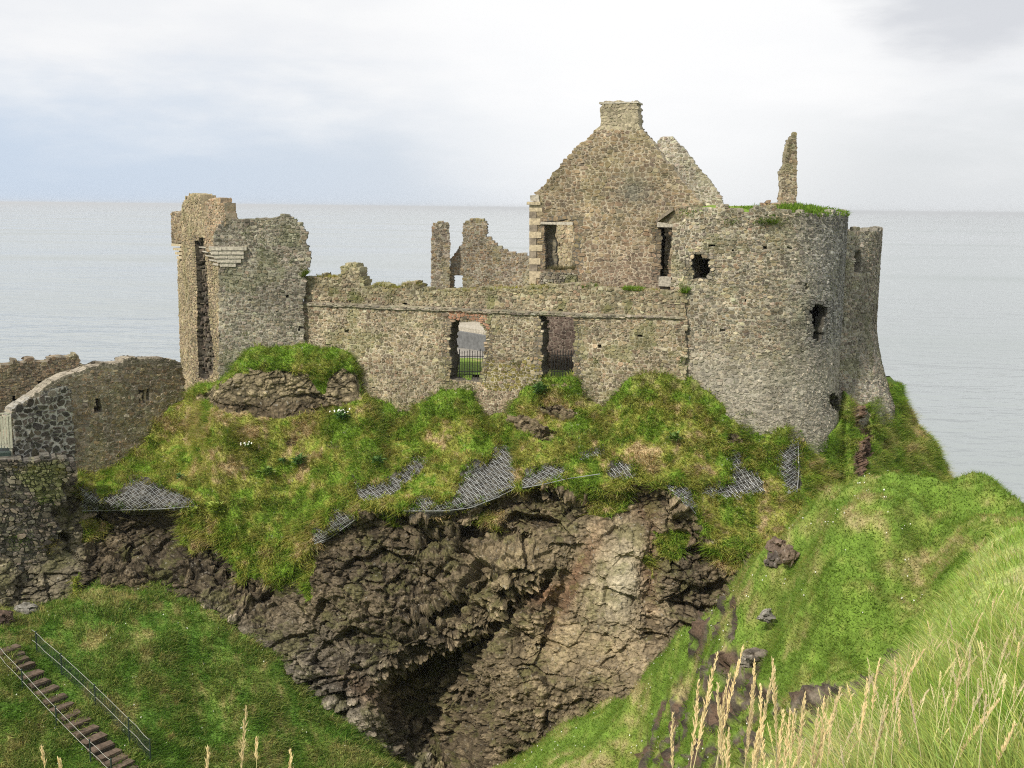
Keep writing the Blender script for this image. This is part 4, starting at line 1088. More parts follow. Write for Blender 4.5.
def drum_outline(dr, th0, th1, topf, zbot):
    ths = np.radians(np.linspace(th0, th1, 90)); s = ths * dr.R
    return np.array([(a, topf(math.degrees(t))) for a, t in zip(s, ths)] + [(s[-1], zbot), (s[0], zbot)])
zt1 = zpx(DR1, 740, 208)
rr = random.Random(5)
def top1(deg): return zt1 + (.12 * math.sin(deg * .31) + .10 * math.sin(deg * .83 + 1)) - .9 * max(0, min(1, (-29 - deg) / 6)) + (-.25 if deg > 18 else 0)
h_all = [DR1.poly(h) for h in (H1, H2, H3)]
def grow(p, k): c = p.mean(0); return c + (p - c) * k
PITS1 = [(711, 246.5), (734, 248), (767, 248), (789, 247), (810, 248), (807, 285), (803, 352), (808, 285.5), (745, 300), (722, 330), (770, 340)]
DR1B = Drum(TX, TY, TR - .5, fl1)
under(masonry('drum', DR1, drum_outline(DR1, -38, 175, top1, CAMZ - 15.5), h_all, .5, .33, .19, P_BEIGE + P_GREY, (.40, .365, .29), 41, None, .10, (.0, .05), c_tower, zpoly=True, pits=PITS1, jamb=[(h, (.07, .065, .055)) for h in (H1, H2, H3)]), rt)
under(masonry('inner_lining', DR1B, drum_outline(DR1B, -38, 175, lambda d: top1(d) - .25, CAMZ - 15.5), [grow(DR1B.poly(h), 1.9) for h in (H1, H2, H3)], .9, .5, .34, [(.12, .11, .09)], (.1, .09, .08), 42, None, .08, (.0, .03), None, False, zpoly=True), rt)  # inner wall layer, holes widened and stone dark so openings look shaded
# earth fill and turf on top, dark backing added inside the holes to read as shade
def turf_cap():
    pts = []; n = 60; m = 14
    for i in range(n):
        a = 2 * math.pi * i / n
        for k in range(m):
            r = (TR - .15) * k / (m - 1)
            x, y = max(TX + r * math.sin(a), 9.2), TY - r * math.cos(a)
            z = zt1 - .45 + .5 * (1 - (r / (TR - .15)) ** 3) + .18 * vnoise(np.array([x, y, 3.]) * .9)
            pts.append((x, y, z))
    G = np.array(pts).reshape(n, m, 3); G = np.concatenate([G, G[:1]], 0)
    c = grass_col(G, 'hill')
    under(mesh_np('turf_cap', G.reshape(-1, 3), [grid_faces(n + 1, m)], M_TURF, None, c.reshape(-1, 3), True), rt)
turf_cap()
def hole_backing(x, y, dr, depth, w, h, seed):
    a, z = dr.sz(np.array(float(x)), np.array(float(y))); pl_pts = []
    th = float(a) / dr.R; ctr = dr.map(np.array(float(a)), np.array(float(z)), np.array(depth))
    d = np.array([math.cos(th), math.sin(th)])
    class PP: pass
    p = Plane.__new__(Plane); p.O = ctr[:2]; p.d = d; p.n = np.array([-math.sin(th), math.cos(th)]); 
    o = masonry('dark_rubble_backing', p, np.array([(-w, z - h), (w, z - h), (w, z + h), (-w, z + h)]), (), .5, .4, .28, [(.12, .11, .09), (.07, .065, .055), (.10, .12, .05)], (.06, .05, .045), seed, None, .05, (.0, .35), None, False, zpoly=True)
    under(o, rt)
hole_backing(701, 268, DR1, 2.3, 1.6, 1.6, 44); hole_backing(819, 323, DR1, 2.6, 1.6, 2.2, 45); hole_backing(834, 402, DR1, .5, .7, .8, 46)
def pole_in_hole():
    a, z = DR1.sz(np.array(812.5), np.array(339.)); b, z2 = DR1.sz(np.array(812.5), np.array(312.)); m = MB()
    m.box(DR1.map(np.array(float(a) - .02), np.array((float(z) + float(z2)) / 2), np.array(.35)), (.05, .02, 0), (-.02, .05, 0), (0, 0, (float(z2) - float(z)) / 2)); under(m.build('jamb_stone', M_SLATE), rt)
pole_in_hole()
et = empty('east_tower', (16.6, 66, 22), 'smaller grey flaring tower behind the round one at the cliff edge', 'tower')
def fl2(z, th): return 1.05 * np.clip((CAMZ - 6.3 - np.asarray(z)) / 4.2, 0, 1.15) ** 1.5
DR2 = Drum(16.6, 64.4, 4.55, fl2)
zt2 = zpx(DR2, 862, 230.5)
def top2(deg): return zt2 + .06 * math.sin(deg * .5) + .05 * math.sin(deg * 1.3)
def c_et(mx, my, mid, sc, cm, g):
    sc, cm = mossing(None, .25)(mx, my, mid, sc, cm, g); return sc, cm
under(masonry('drum', DR2, drum_outline(DR2, -50, 170, top2, CAMZ - 14), [DR2.poly([(853, 273), (854, 252), (858, 249), (862, 252), (861, 272)]), DR2.poly(PUT(841, 322, 3, 4))], .5, .32, .19, P_GREY, (.33, .31, .27), 51, None, .06, (.0, .05), c_et, zpoly=True), et)
def et_backing():
    a, z = DR2.sz(np.array(858.), np.array(262.)); th = float(a) / DR2.R; c = DR2.map(np.array(float(a)), np.array(float(z)), np.array(1.9))
    p = Plane.__new__(Plane); p.O = c[:2]; p.d = np.array([math.cos(th), math.sin(th)]); p.n = np.array([-math.sin(th), math.cos(th)])
    under(masonry('dark_rubble_backing', p, np.array([(-1.2, z - 1.6), (1.2, z - 1.6), (1.2, z + 1.6), (-1.2, z + 1.6)]), (), .3, .4, .28, [(.12, .11, .09), (.07, .065, .055)], (.06, .05, .045), 47, None, .05, (.0, .25), None, False, zpoly=True), et)  # dark backing added so the tower window reads as a shaded interior
et_backing()
def et_floor():
    m = MB(); m.box((16.6, 64.4, zt2 - 1.2), (3.2, 0, 0), (0, 3.2, 0), (0, 0, .15)); under(m.build('rubble_fill', M_ROCK, None, (.15, .13, .10)), et)
et_floor()

# --- manor house gables
mh = empty('manor_house', unproj(615, 300, 62), 'tall roofless manor house gable with chimney stack, corner quoins and an empty window', 'house')
PL_M = Plane(530, 62.5, 702, 60)
GW1 = [(544.5, 271), (544, 240), (544.5, 222.5), (574, 221.5), (574, 240), (573, 258), (576, 268), (574, 272)]
GW2 = [(660, 276), (659.5, 262), (661, 250), (660, 225), (670, 224.5), (671, 240), (675, 246), (669, 252), (670, 276)]
def c_gable(mx, my, mid, sc, cm, g):
    sc, cm = mossing(None, .15)(mx, my, mid, sc, cm, g)
    n = len(mx)
    soot = np.exp(-((mx - 634) / 16) ** 2 - ((my - 190) / 16) ** 2)[:, None]
    sc = lerp(sc, np.array([.14, .14, .115]) * g.uniform(.6, 1.3, (n, 1)), soot * .8); cm = lerp(cm, np.array([.2, .2, .16]), soot * .7)
    ch = (my < 131)[:, None]; sc = np.where(ch, np.array([.33, .29, .20]) * g.uniform(.75, 1.25, (n, 1)), sc)
    lowst = sstep(my, 292, 300)[:, None]; sc = lerp(sc, np.array([.135, .10, .085]) * g.uniform(.6, 1.3, (n, 1)), lowst); cm = lerp(cm, np.array([.22, .18, .15]), lowst)  # plum-brown lower storey; shade between the walls also put into its colour
    pink = sstep(my, 225, 275)[:, None] * sstep(mx, 580, 620)[:, None]; sc = lerp(sc, np.array([.24, .175, .14]) * g.uniform(.7, 1.25, (n, 1)), pink * .5)
    return sc, cm
gable = [(541, 420), (541, 300), (537, 283), (537, 192), (545, 183), (553, 172), (560, 167), (563, 161), (575, 150), (590, 136), (600, 126), (600, 106), (604, 103), (613, 101.5), (636, 103), (638, 108), (638, 124), (646, 136), (657, 150), (672, 168), (690, 190), (702, 204), (703, 420)]
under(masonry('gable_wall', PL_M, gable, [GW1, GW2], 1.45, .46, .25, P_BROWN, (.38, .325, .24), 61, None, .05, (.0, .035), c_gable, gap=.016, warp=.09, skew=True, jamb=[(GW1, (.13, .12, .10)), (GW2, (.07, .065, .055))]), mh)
def pslab(pl, x0, x1, y0, y1, t, dep, mat, name, parent, jit=.012):
    a, z1 = pl.sz(x0, y0); b, _ = pl.sz(x1, y0); _, z0 = pl.sz(x0, y1); m = MB()
    m.box(pl.map((a + b) / 2, (z0 + z1) / 2, np.array(t + dep / 2)), np.append(pl.d, 0) * (b - a) / 2, np.append(pl.n, 0) * dep / 2, (0, 0, (z1 - z0) / 2), jit)
    return under(m.build(name, mat), parent)
under(masonry('shaded_jamb_strip', PL_M, [(543, 274), (543, 223), (551, 223), (552, 250), (553.5, 262), (553, 274)], (), .4, .36, .24, [(.20, .18, .15), (.14, .13, .11)], (.17, .16, .13), 68, None, .05, (.0, .05), None, False, t0=.75), mh)  # added dark strip standing in for the shaded left jamb
pslab(PL_M, 541, 573.5, 221.6, 224.4, -.12, .9, M_SLAB, 'lintel', mh); pslab(PL_M, 657.5, 673, 222, 227, -.14, .8, M_SLAB, 'lintel', mh)
pslab(PL_M, 659, 671.5, 276.5, 286, -.18, .7, M_SLAB, 'sill', mh); pslab(PL_M, 572.3, 574.6, 226, 262, .25, .5, M_QUOIN, 'window_jamb', mh)
pslab(PL_M, 599.2, 638.8, 102.0, 103.6, -.05, 1.5, M_SLAB, 'chimney_cap', mh, .02)
under(masonry('sill', PL_M, [(541, 286), (541, 274), (548, 272), (560, 273), (571, 272), (577, 276), (577, 286)], (), 1.2, .4, .16, P_GREY, (.3, .28, .2), 67, None, .08, (.03, .09), mossing(None, .6), t0=-.12), mh)
for k in range(12):
    y0 = 205 + k * 6.6; w = (13, 7, 11, 8, 12, 7)[k % 6]
    pslab(PL_M, 529.6, 529.6 + w, y0 + .1, y0 + 6.5, -.06, 1.1, M_QUOIN if k % 2 == 0 or k > 9 else M_DULL, 'quoin', mh, .006)
under(masonry('quoin_infill', PL_M, [(531, 286), (531, 206), (544, 206), (544, 286)], (), .9, .36, .3, [(.18, .15, .12), (.26, .22, .16)], (.36, .31, .24), 66, None, .02, (.01, .04), t0=.02), mh)
pslab(PL_M, 527.5, 541, 201.5, 205, -.22, 1.3, M_QUOIN, 'eaves_stone', mh, .02); pslab(PL_M, 531, 539.5, 195, 201.5, -.12, 1.1, M_SLAB, 'eaves_stone', mh, .04)
PL_M2 = Plane(640, 66.5, 730, 65.2)
under(masonry('rear_gable', PL_M2, [(653, 420), (654, 172), (655, 155), (658.5, 141), (661, 137), (672, 136), (674, 139), (683, 150), (692, 160), (704, 175), (714, 187), (721, 196), (722, 206), (722, 420)], (), .9, .38, .22, [(.30, .285, .24), (.36, .34, .29), (.25, .235, .195), (.42, .40, .35), (.21, .19, .16)], (.47, .44, .37), 62, None, .05, (.0, .035), mossing(None, .15), skew=True), mh)
PL_MI = Plane(548, 68, 580, 66)
under(masonry('inner_wall', PL_MI, [(548, 420), (548, 216), (584, 216), (584, 420)], [PUT(559, 244, 1.4, 2), PUT(558, 257, 1.4, 2)], .8, .40, .25, [(.34, .30, .21), (.40, .35, .25), (.30, .25, .18)], (.42, .37, .27), 63, None, .04), mh)
# return wall with the sloping eaves stones beside the narrow opening
PL_MR = Plane(655, 59.6, 690, 57.0)
rw = masonry('return_wall', PL_MR, [(672, 300), (671, 250), (674, 225), (655, 220), (664, 212), (674, 207), (690, 207), (690, 300)], (), .8, .34, .22, P_BEIGE, (.40, .35, .26), 64, None, .08, colf=mossing(None, .4)); under(rw, mh)
def slope_slab():
    m = MB(); a = unproj(656.5, 221.5, 59.4); b = unproj(673.5, 208.5, 58.4); d = (b - a) / 2
    m.box((a + b) / 2, d, (0.1, .55, 0), (-.03, 0, .07), .02); under(m.build('eaves_slab', M_DULL), mh)
slope_slab()

# --- free standing fragments
PL_P = Plane(776, 67.8, 798, 68.1)
lab(masonry('stone_finger', PL_P, [(779.5, 240), (780, 205), (781.5, 188), (781, 172), (784.5, 169), (786, 152), (788, 147), (789, 140), (793, 135), (796, 131), (796.5, 180), (796, 240)], (), .4, .30, .20, P_WARM + P_BEIGE, (.42, .37, .27), 71, None, .03, colf=mossing(None, .35)), 'thin broken finger of masonry standing against the sky behind the round tower', 'ruin')
PL_RH = Plane(752, 62.5, 784, 62.2)
lab(masonry('rubble_wall', PL_RH, [(752, 236), (754, 208), (761, 205), (766, 202), (774, 203), (780, 207), (790, 210), (790, 236)], (), .8, .34, .2, [(.30, .22, .16), (.24, .18, .14), (.34, .27, .2)], (.3, .25, .19), 72, None, .12, (.02, .14)), 'low reddish heap of broken walling on the round tower top', 'ruin')
PL_K = Plane(431, 74.6, 450, 74.7)
lab(masonry('chimney_stack', PL_K, [(431.5, 420), (431.5, 227), (434, 223), (440, 221.5), (447, 222.5), (449.5, 227), (449.5, 420)], (), 1.1, .36, .22, P_BROWN + P_GREY, (.36, .33, .27), 73, None, .03, colf=mossing(None, .2)), 'slim square stone stack standing alone left of the ragged ruin wall', 'ruin')
PL_R = Plane(448, 75.6, 532, 75.2)
lab(masonry('ruined_gable', PL_R, [(449, 420), (449.5, 268), (452, 258), (458, 249), (463, 243), (463, 226), (467, 220), (477, 219), (485, 220), (486, 236), (491, 240), (497, 245), (505, 250), (515, 253), (524, 255), (532, 257), (534, 420)],
        [[(452, 275), (463, 274), (463, 290), (455, 300)]], .9, .36, .22, P_BROWN + P_GREY[:3], (.35, .32, .26), 74, None, .08, colf=mossing(None, .25)), 'ragged ruined gable with two peaks standing between stack and manor house', 'ruin')
# low building glimpsed through the left window
lw = empty('low_building', unproj(474, 350, 78), 'low grey walled building with a pale flat roof seen through the left window', 'building')
PL_L = Plane(456, 71.5, 492, 68.5)
pslab(PL_L, 440, 490, 328.5, 345, 0, 3.0, M_SLATE, 'wall', lw); pslab(PL_L, 438, 485, 324, 328.2, .3, 3.2, M_SLAB, 'roof', lw)

# ------------------------------------------------------------------ rockfall netting
def on_crag(x, y, lift=.1):
    d = np.median([crag_depth(x + a, y + b) for a, b in ((0, 0), (3, 0), (-3, 0), (0, 3), (0, -3))])
    return unproj(x, y, d - lift)
NET_LABELS = ['drooping wire netting at the far left under the approach wall over dark rock', 'wire netting tongue hanging at the left end of the cliff overhang',
    'narrow slanting strip of wire netting in the turf left of the broad sheet', 'broadest sheet of wire netting, slung over the middle of the cliff edge',
    'wire netting patch just right of the broad sheet under the small outcrop', 'tiny patch of wire netting half buried in turf above its neighbours',
    'small round patch of wire netting under the turf bulge beside the tower', 'two lobed patch of wire netting in turf below the round tower',
    'tall leaf shaped sheet of wire netting at the foot of the round tower', 'thin scrap of wire netting with a stray cable under the right turf']
def netting(poly, label, k):
    p = np.array(poly, float); x0, y0 = p.min(0); x1, y1 = p.max(0)
    sp = 2.6
    gx = np.arange(int(x0) - 2, int(x1) + 3); gy = np.arange(int(y0) - 2, int(y1) + 3)
    Dm = np.array([[crag_depth(a, b) for b in gy] for a in gx])
    for _ in range(3):
        q = np.pad(Dm, 1, mode='edge'); Dm = np.minimum(Dm, (q[:-2, 1:-1] + q[2:, 1:-1] + q[1:-1, :-2] + q[1:-1, 2:] + 2 * q[1:-1, 1:-1]) / 6)
    rough = np.array(poly)
    def dep(x, y):
        i = np.clip(np.round(x - gx[0]).astype(int), 0, len(gx) - 1); j = np.clip(np.round(y - gy[0]).astype(int), 0, len(gy) - 1); return Dm[i, j] - .09
    V = []; Q = []; n = 0; spl = 0
    R = max(x1 - x0, y1 - y0) + 10; cx, cy = (x0 + x1) / 2, (y0 + y1) / 2
    for fam in (0, 1):
        ang = math.radians(33 if fam == 0 else -38) + .08 * k % .3
        c, s = math.cos(ang), math.sin(ang)
        for o in np.arange(-R, R, sp):
            t = np.arange(-R, R, 1.5)
            wv = .6 * np.sin(t * .35 + o) + 1.5 * np.sin(t * .06 + o * .05 + k)
            x = cx + c * t - s * (o + wv); y = cy + s * t + c * (o + wv)
            wa_ = .5 if k in (2, 5, 9) else 2.0
            m = inpoly(x + wa_ * np.sin(y * .7 + k), y + .8 * wa_ * np.sin(x * .5), poly)
            if m.sum() < 2: continue
            P = unproj(x, y, dep(x, y)); w = np.array([-s, 0, -c]) * .0115
            ok = m[:-1] & m[1:]
            for i in np.nonzero(ok)[0]:
                a, b = P[i], P[i + 1]; f = np.array([0, .02, 0])
                V += [a - w, a + w, a + f, b - w, b + w, b + f]; Q += [(n, n + 3, n + 4, n + 1), (n + 1, n + 4, n + 5, n + 2), (n + 2, n + 5, n + 3, n)]; n += 6
    o = mesh_np('rockfall_netting', np.array(V), [np.array(Q)], M_WIRE); tag(o, label, 'netting', 'wire netting sheets on the cliff edge')
    return o
NETS = [netting(p, l, k) for k, (p, l) in enumerate(zip(NET_POLYS, NET_LABELS))]
def net_tufts():
    b = Blades()
    for poly in NET_POLYS:
        p = np.array(poly, float)
        for k in range(len(p)):
            a, c = p[k], p[(k + 1) % len(p)]
            for q in range(max(1, int(np.linalg.norm(c - a) / 2.2))):
                x, y = a + (c - a) * RNG.random() + RNG.normal(0, 2.2, 2)
                if c[0] < a[0] and RNG.random() < .72: continue     # the free hem stays mostly bare
                P = on_crag(x, y, .05); n = 14; P = P + RNG.normal(0, .09, (n, 3)) * np.array([1, .3, 1])
                b.add(P, np.tile([0, -.8, .4], (n, 1)), RNG.uniform(.15, .5, n), .04, jitter_col(np.tile([.27, .28, .06] if RNG.random() < .6 else [.16, .26, .03], (n, 1)), .3), 1.4, 2, .4)
    b.build('netting_grass', M_BLADE, 'grass tufts growing through and over the edges of the cliff netting')
net_tufts()
def hem(k, pts, name='hem_cable'):
    m = MB(); P = []
    for (a, b) in zip(pts[:-1], pts[1:]):
        for t in np.linspace(0, 1, 8, endpoint=False): P.append(on_crag(lerp(a[0], b[0], t), lerp(a[1], b[1], t), .16))
    P.append(on_crag(*pts[-1], .16)); P = np.array(P); P[1:-1] = (P[:-2] + P[1:-1] + P[2:]) / 3
    m.tube(P, .022, 5); m.build(name, M_WIRE, NETS[k])
hem(0, [(82, 511), (120, 510), (160, 509), (198, 506)]); hem(3, [(404, 511), (444, 511), (470, 508), (496, 498), (514, 489)]); hem(4, [(522, 488), (545, 484), (566, 479), (600, 474)])
hem(8, [(793, 430), (798, 440), (799, 470), (797, 492)]); hem(9, [(668, 488), (682, 497), (696, 514)]); hem(1, [(314, 544), (330, 538), (356, 519)])

# ------------------------------------------------------------------ stairs and handrails
def stairs():
    n = 18; pts = []
    for i in range(n):
        t = (i - 1.5) / 13.0
        x, y = lerp(8, 118, t), lerp(653, 766, t) + 3 * math.sin(t * 3) - 1
        P, d = ground_hit(x, y, 30, 57); pts.append(P)
    pts = np.array(pts); pts = np.array([np.mean(pts[max(0, i - 3):i + 4], axis=0) for i in range(n)])
    e = empty('staircase', pts[-1], 'worn brown steps descending the green slope at the lower left', 'stairs')
    run = pts[-1] - pts[0]; run[2] = 0; run /= np.linalg.norm(run); side = np.array([-run[1], run[0], 0])
    if side[0] < 0: side = -side
    g = np.linalg.norm((pts[-1] - pts[0])[:2]) / (n - 1); dz = (pts[0][2] - pts[-1][2]) / (n - 1)
    for i in range(n):
        c = pts[0] + (pts[-1] - pts[0]) * i / (n - 1); c = lerp(c, pts[i], .6) + np.array([0, 0, .12])
        m = MB(); j = RNG.uniform(-.05, .05)
        a = run * math.cos(j) + side * math.sin(j); b = side * math.cos(j) - run * math.sin(j)
        m.box(c, a * g * RNG.uniform(.36, .44), b * RNG.uniform(.46, .56), (0, 0, .045), .04)
        st = m.build('step', M_TREAD); under(st, e)
        m = MB(); m.box(c + a * (g * .42 + .03) + np.array([0, 0, -max(dz, .1) * .6 - .03]) - a * .05, a * .028, b * .50, (0, 0, max(dz, .1) * .6), .012)
        r = m.build('riser_board', M_DULL2); r.parent = st
    return pts, run, side
M_DULL2 = plain_mat('shade_dark_riser', (.05, .038, .030), .9, 0, (9, .6, 1.3))  # risers coloured dark to stand for the shadows between steps
STP, RUN, SIDE = stairs()
def handrail(side_off, label, posts, height, tops):
    base = [STP[i] + SIDE * side_off for i in range(len(STP))]
    for b in base: b[2] = float(ground_z(b[0], b[1]))
    base = np.array(base); base[:, 2] = np.convolve(np.pad(base[:, 2], 2, mode='edge'), np.ones(5) / 5, 'valid')
    e = empty('handrail', base[-1], label, 'handrail', 'handrails beside the brown steps')
    for i in posts:
        m = MB(); b = base[i]
        m.tube([b + np.array([0, 0, -.4]), b + np.array([0, 0, height + .04])], .035, 6); m.tube([b + np.array([0, 0, height + .04]), b + np.array([0, 0, height + .07])], [.05, .03], 6)
        under(m.build('post', M_POST), e)
    for h in tops:
        P = []
        for k in range(len(base) - 1):
            for t in (0, .5): P.append(lerp(base[k], base[k + 1], t) + np.array([0, 0, h]))
        P.append(base[-1] + np.array([0, 0, h])); m = MB(); m.tube(np.array(P), .009, 5); under(m.build('rail', M_ROPE), e)
    return e, base
handrail(-.72, 'near rope handrail with thin dark posts on the left side of the steps', [1, 5, 9, 13, 17], .95, (.92, .45))
he, hb = handrail(1.25, 'far rope handrail backed by dark green mesh on the right side of the steps', [1, 5, 9, 13, 17], .95, (.95, .42))
def mesh_panel():
    for a in range(1, 17, 4):
        b = min(a + 4, 17); m = MB()
        for t in np.linspace(0, 1, 22):
            f = lerp(a, b, t); i = min(int(f), 16); p = lerp(hb[i], hb[i + 1], f - i); m.tube([p + np.array([0, 0, .02]), p + np.array([0, 0, .93])], .007, 3)
        for h in np.linspace(.05, .9, 9):
            m.tube(np.array([lerp(hb[min(int(lerp(a, b, t)), 16)], hb[min(int(lerp(a, b, t)) + 1, 17)], lerp(a, b, t) - min(int(lerp(a, b, t)), 16)) + np.array([0, 0, h]) for t in np.linspace(0, 1, 9)]), .006, 3)
        under(m.build('mesh_panel', M_POST), he)
mesh_panel()

# ------------------------------------------------------------------ boulders
def boulder(x, y, size, sc, label, colr, seed, crag=False, sink=.25, group=None):
    if crag: P = on_crag(x, y, -.1)
    else: P, _ = ground_hit(x, y, 3, 57)
    nth, nph = 40, 24
    th = np.linspace(0, 2 * math.pi, nth); ph = np.linspace(.02, math.pi - .02, nph); TH, PH = np.meshgrid(th, ph, indexing='ij')
    d = np.stack([np.sin(PH) * np.cos(TH), np.sin(PH) * np.sin(TH), np.cos(PH)], -1)
    f1, f2, i1, ff = voro(d * 1.3 + seed * 3.7, seed, True); r = 1 + .30 * (i1 - .5) + .55 * ff + .10 * fbm(d * 4 + seed, 3, seed)
    V = d * r[..., None] * size * np.array(sc); c = np.array(colr) * (.6 + .8 * i1[..., None])
    o = mesh_np('boulder', V.reshape(-1, 3), [grid_faces(nth, nph)], M_ROCK, None, c.reshape(-1, 3))
    o.location = P + np.array([0, 0, size * sc[2] * (1 - 2 * sink)]) * .5
    return tag(o, label, 'boulder', group)
boulder(779, 549, .34, (1.2, .9, .8), 'dark slanting rock at the top of the pair on the left flank of the knoll', (.15, .11, .085), 1)
boulder(774, 563, .28, (.9, .9, 1), 'dark rounded rock at the bottom of the pair on the left flank of the knoll', (.12, .10, .085), 2)
boulder(788, 557, .28, (.9, .8, 1.1), 'dark upright rock leaning at the right of the pair on the knoll', (.16, .12, .09), 13)
boulder(766, 618, .22, (1.2, .9, .8), 'small pale grey rock alone in the turf of the knoll', (.22, .205, .18), 3)
boulder(757, 657, .26, (1.3, 1, .7), 'low dark rock below the pale one on the knoll', (.13, .11, .09), 4)
boulder(748, 663, .22, (1.2, 1, .8), 'flat broken rock at the edge of the bare streak on the knoll', (.19, .17, .14), 5)
boulder(12, 592, .6, (.9, .8, 1.3), 'pale weathered rock standing at the top of the steps', (.24, .215, .17), 10)
boulder(26, 610, .4, (1.5, .8, .7), 'low grey rock under the pale one at the top of the steps', (.20, .19, .17), 11)
boulder(3, 622, .5, (1.0, .8, .9), 'dark brown rock at the left edge above the steps', (.10, .07, .055), 12)

# ------------------------------------------------------------------ leafy plants and flowers
def plant(x, y, r, label, seed, col=None, flowers=0):
    P = on_crag(x, y, .30); g = np.random.default_rng(seed); m = MB()
    e = empty('leafy_plant', P, label, 'plant', 'broad leaved plants growing in the cliff turf')
    for k in range(int(44 * r / .3)):
        az = g.uniform(0, 6.28); el = g.uniform(.2, 1.3); L = r * g.uniform(.5, 1.1)
        d = np.array([math.cos(az) * math.cos(el), math.sin(az) * math.cos(el), math.sin(el)])
        a = P + d * L * .35 + g.normal(0, r * .15, 3); sd_ = np.cross(d, [0, 0, 1]); sd_ /= np.linalg.norm(sd_) + 1e-6
        w = sd_ * L * .24; up = np.cross(sd_, d) * L * .1
        m.add([a, a + d * L * .3 + w + up, a + d * L * .3 - w + up, a + d * L * .75 - np.array([0, 0, L * .15])], (), [(0, 1, 3), (0, 3, 2)])
    under(m.build('leaves', M_LEAF if col is None else col), e)
    m = MB()
    for k in range(3): m.tube([P + g.normal(0, r * .1, 3) - np.array([0, 0, .1]), P + np.array([g.normal(0, r * .2), g.normal(0, r * .2), r * .8])], .008, 3)
    under(m.build('stems', M_LEAF), e)
    if flowers:
        m = MB()
        for k in range(flowers):
            c = P + np.array([g.normal(0, r * .5), -r * .3 + g.normal(0, r * .3), r * g.uniform(.5, 1.1)]); m.box(c, (.03, 0, .01), (0, .03, 0), (0, .01, .025), .01)
        under(m.build('flowers', M_PETAL), e)
M_LIME = plain_mat('lime_leaf', (.24, .30, .04), .7, 0, (9, .7, 1.3)); M_DEEP = plain_mat('deep_green_leaf', (.07, .15, .03), .7, 0, (9, .7, 1.3))
plant(215, 510, .55, 'largest lime green plant on the turf above the left rocks', 1, M_LIME); plant(194, 512, .32, 'small lime plant left of the largest lime plant', 2, M_LIME)
plant(117, 457, .34, 'bright yellow plant against the foot of the approach wall', 3, M_LIME); plant(149, 441, .34, 'lime plant on the slope below the approach wall corner', 4, M_LIME)
plant(300, 463, .5, 'taller dark green plant in the turf below the rock ledge', 5, M_DEEP); plant(267, 474, .42, 'leafy green plant left of the taller dark plant', 6, M_LEAF)
plant(283, 462, .3, 'small dark plant between the two leafy plants', 7, M_DEEP); plant(180, 478, .3, 'low dark green plant high on the left turf', 8, M_DEEP)
plant(248, 447, .3, 'white flowered plant below the left end of the rock ledge', 9, M_LEAF, 9); plant(342, 418, .5, 'white flowered plant at the right end of the rock ledge', 10, M_DEEP, 12)
plant(378, 462, .42, 'leafy plant in the turf above the slanting netting strip', 11, M_DEEP); plant(510, 452, .3, 'small green plant above the broad netting sheet', 12, M_DEEP)
plant(540, 392, .5, 'bushy green plant on the mound under the right window', 13, M_DEEP); plant(675, 440, .42, 'bright green plant in turf under the round tower', 14, M_LEAF)
def clover():
    G, nrm, bare, ss, near, c = ML
    w = ((bare < .3) & (near < .5) & (ss < .5))[:-1, :-1] / np.maximum(G[:-1, :-1, 1], 3) ** 2 * (fbm(G[:-1, :-1] * .6, 2, 120) > -.05)
    P, i, j = scatter(G, w, 900); m = MB()
    w2 = ((bare < .3) & (ss >= .5))[:-1, :-1] / np.maximum(G[:-1, :-1, 1], 3) ** 2
    P2, _, _ = scatter(G, w2, 260); P = np.concatenate([P, P2])
    for p in P:
        s = (.006 + .0004 * p[1]) * RNG.uniform(.35, .8); m.box(p + np.array([0, 0, .09]), (s, 0, .3 * s), (0, s, 0), (0, .3 * s, s), s * .3)
    tag(m.build('clover_flowers', M_PETAL), 'scattered tiny white clover heads in the turf', 'flowers', kind='stuff')
clover()

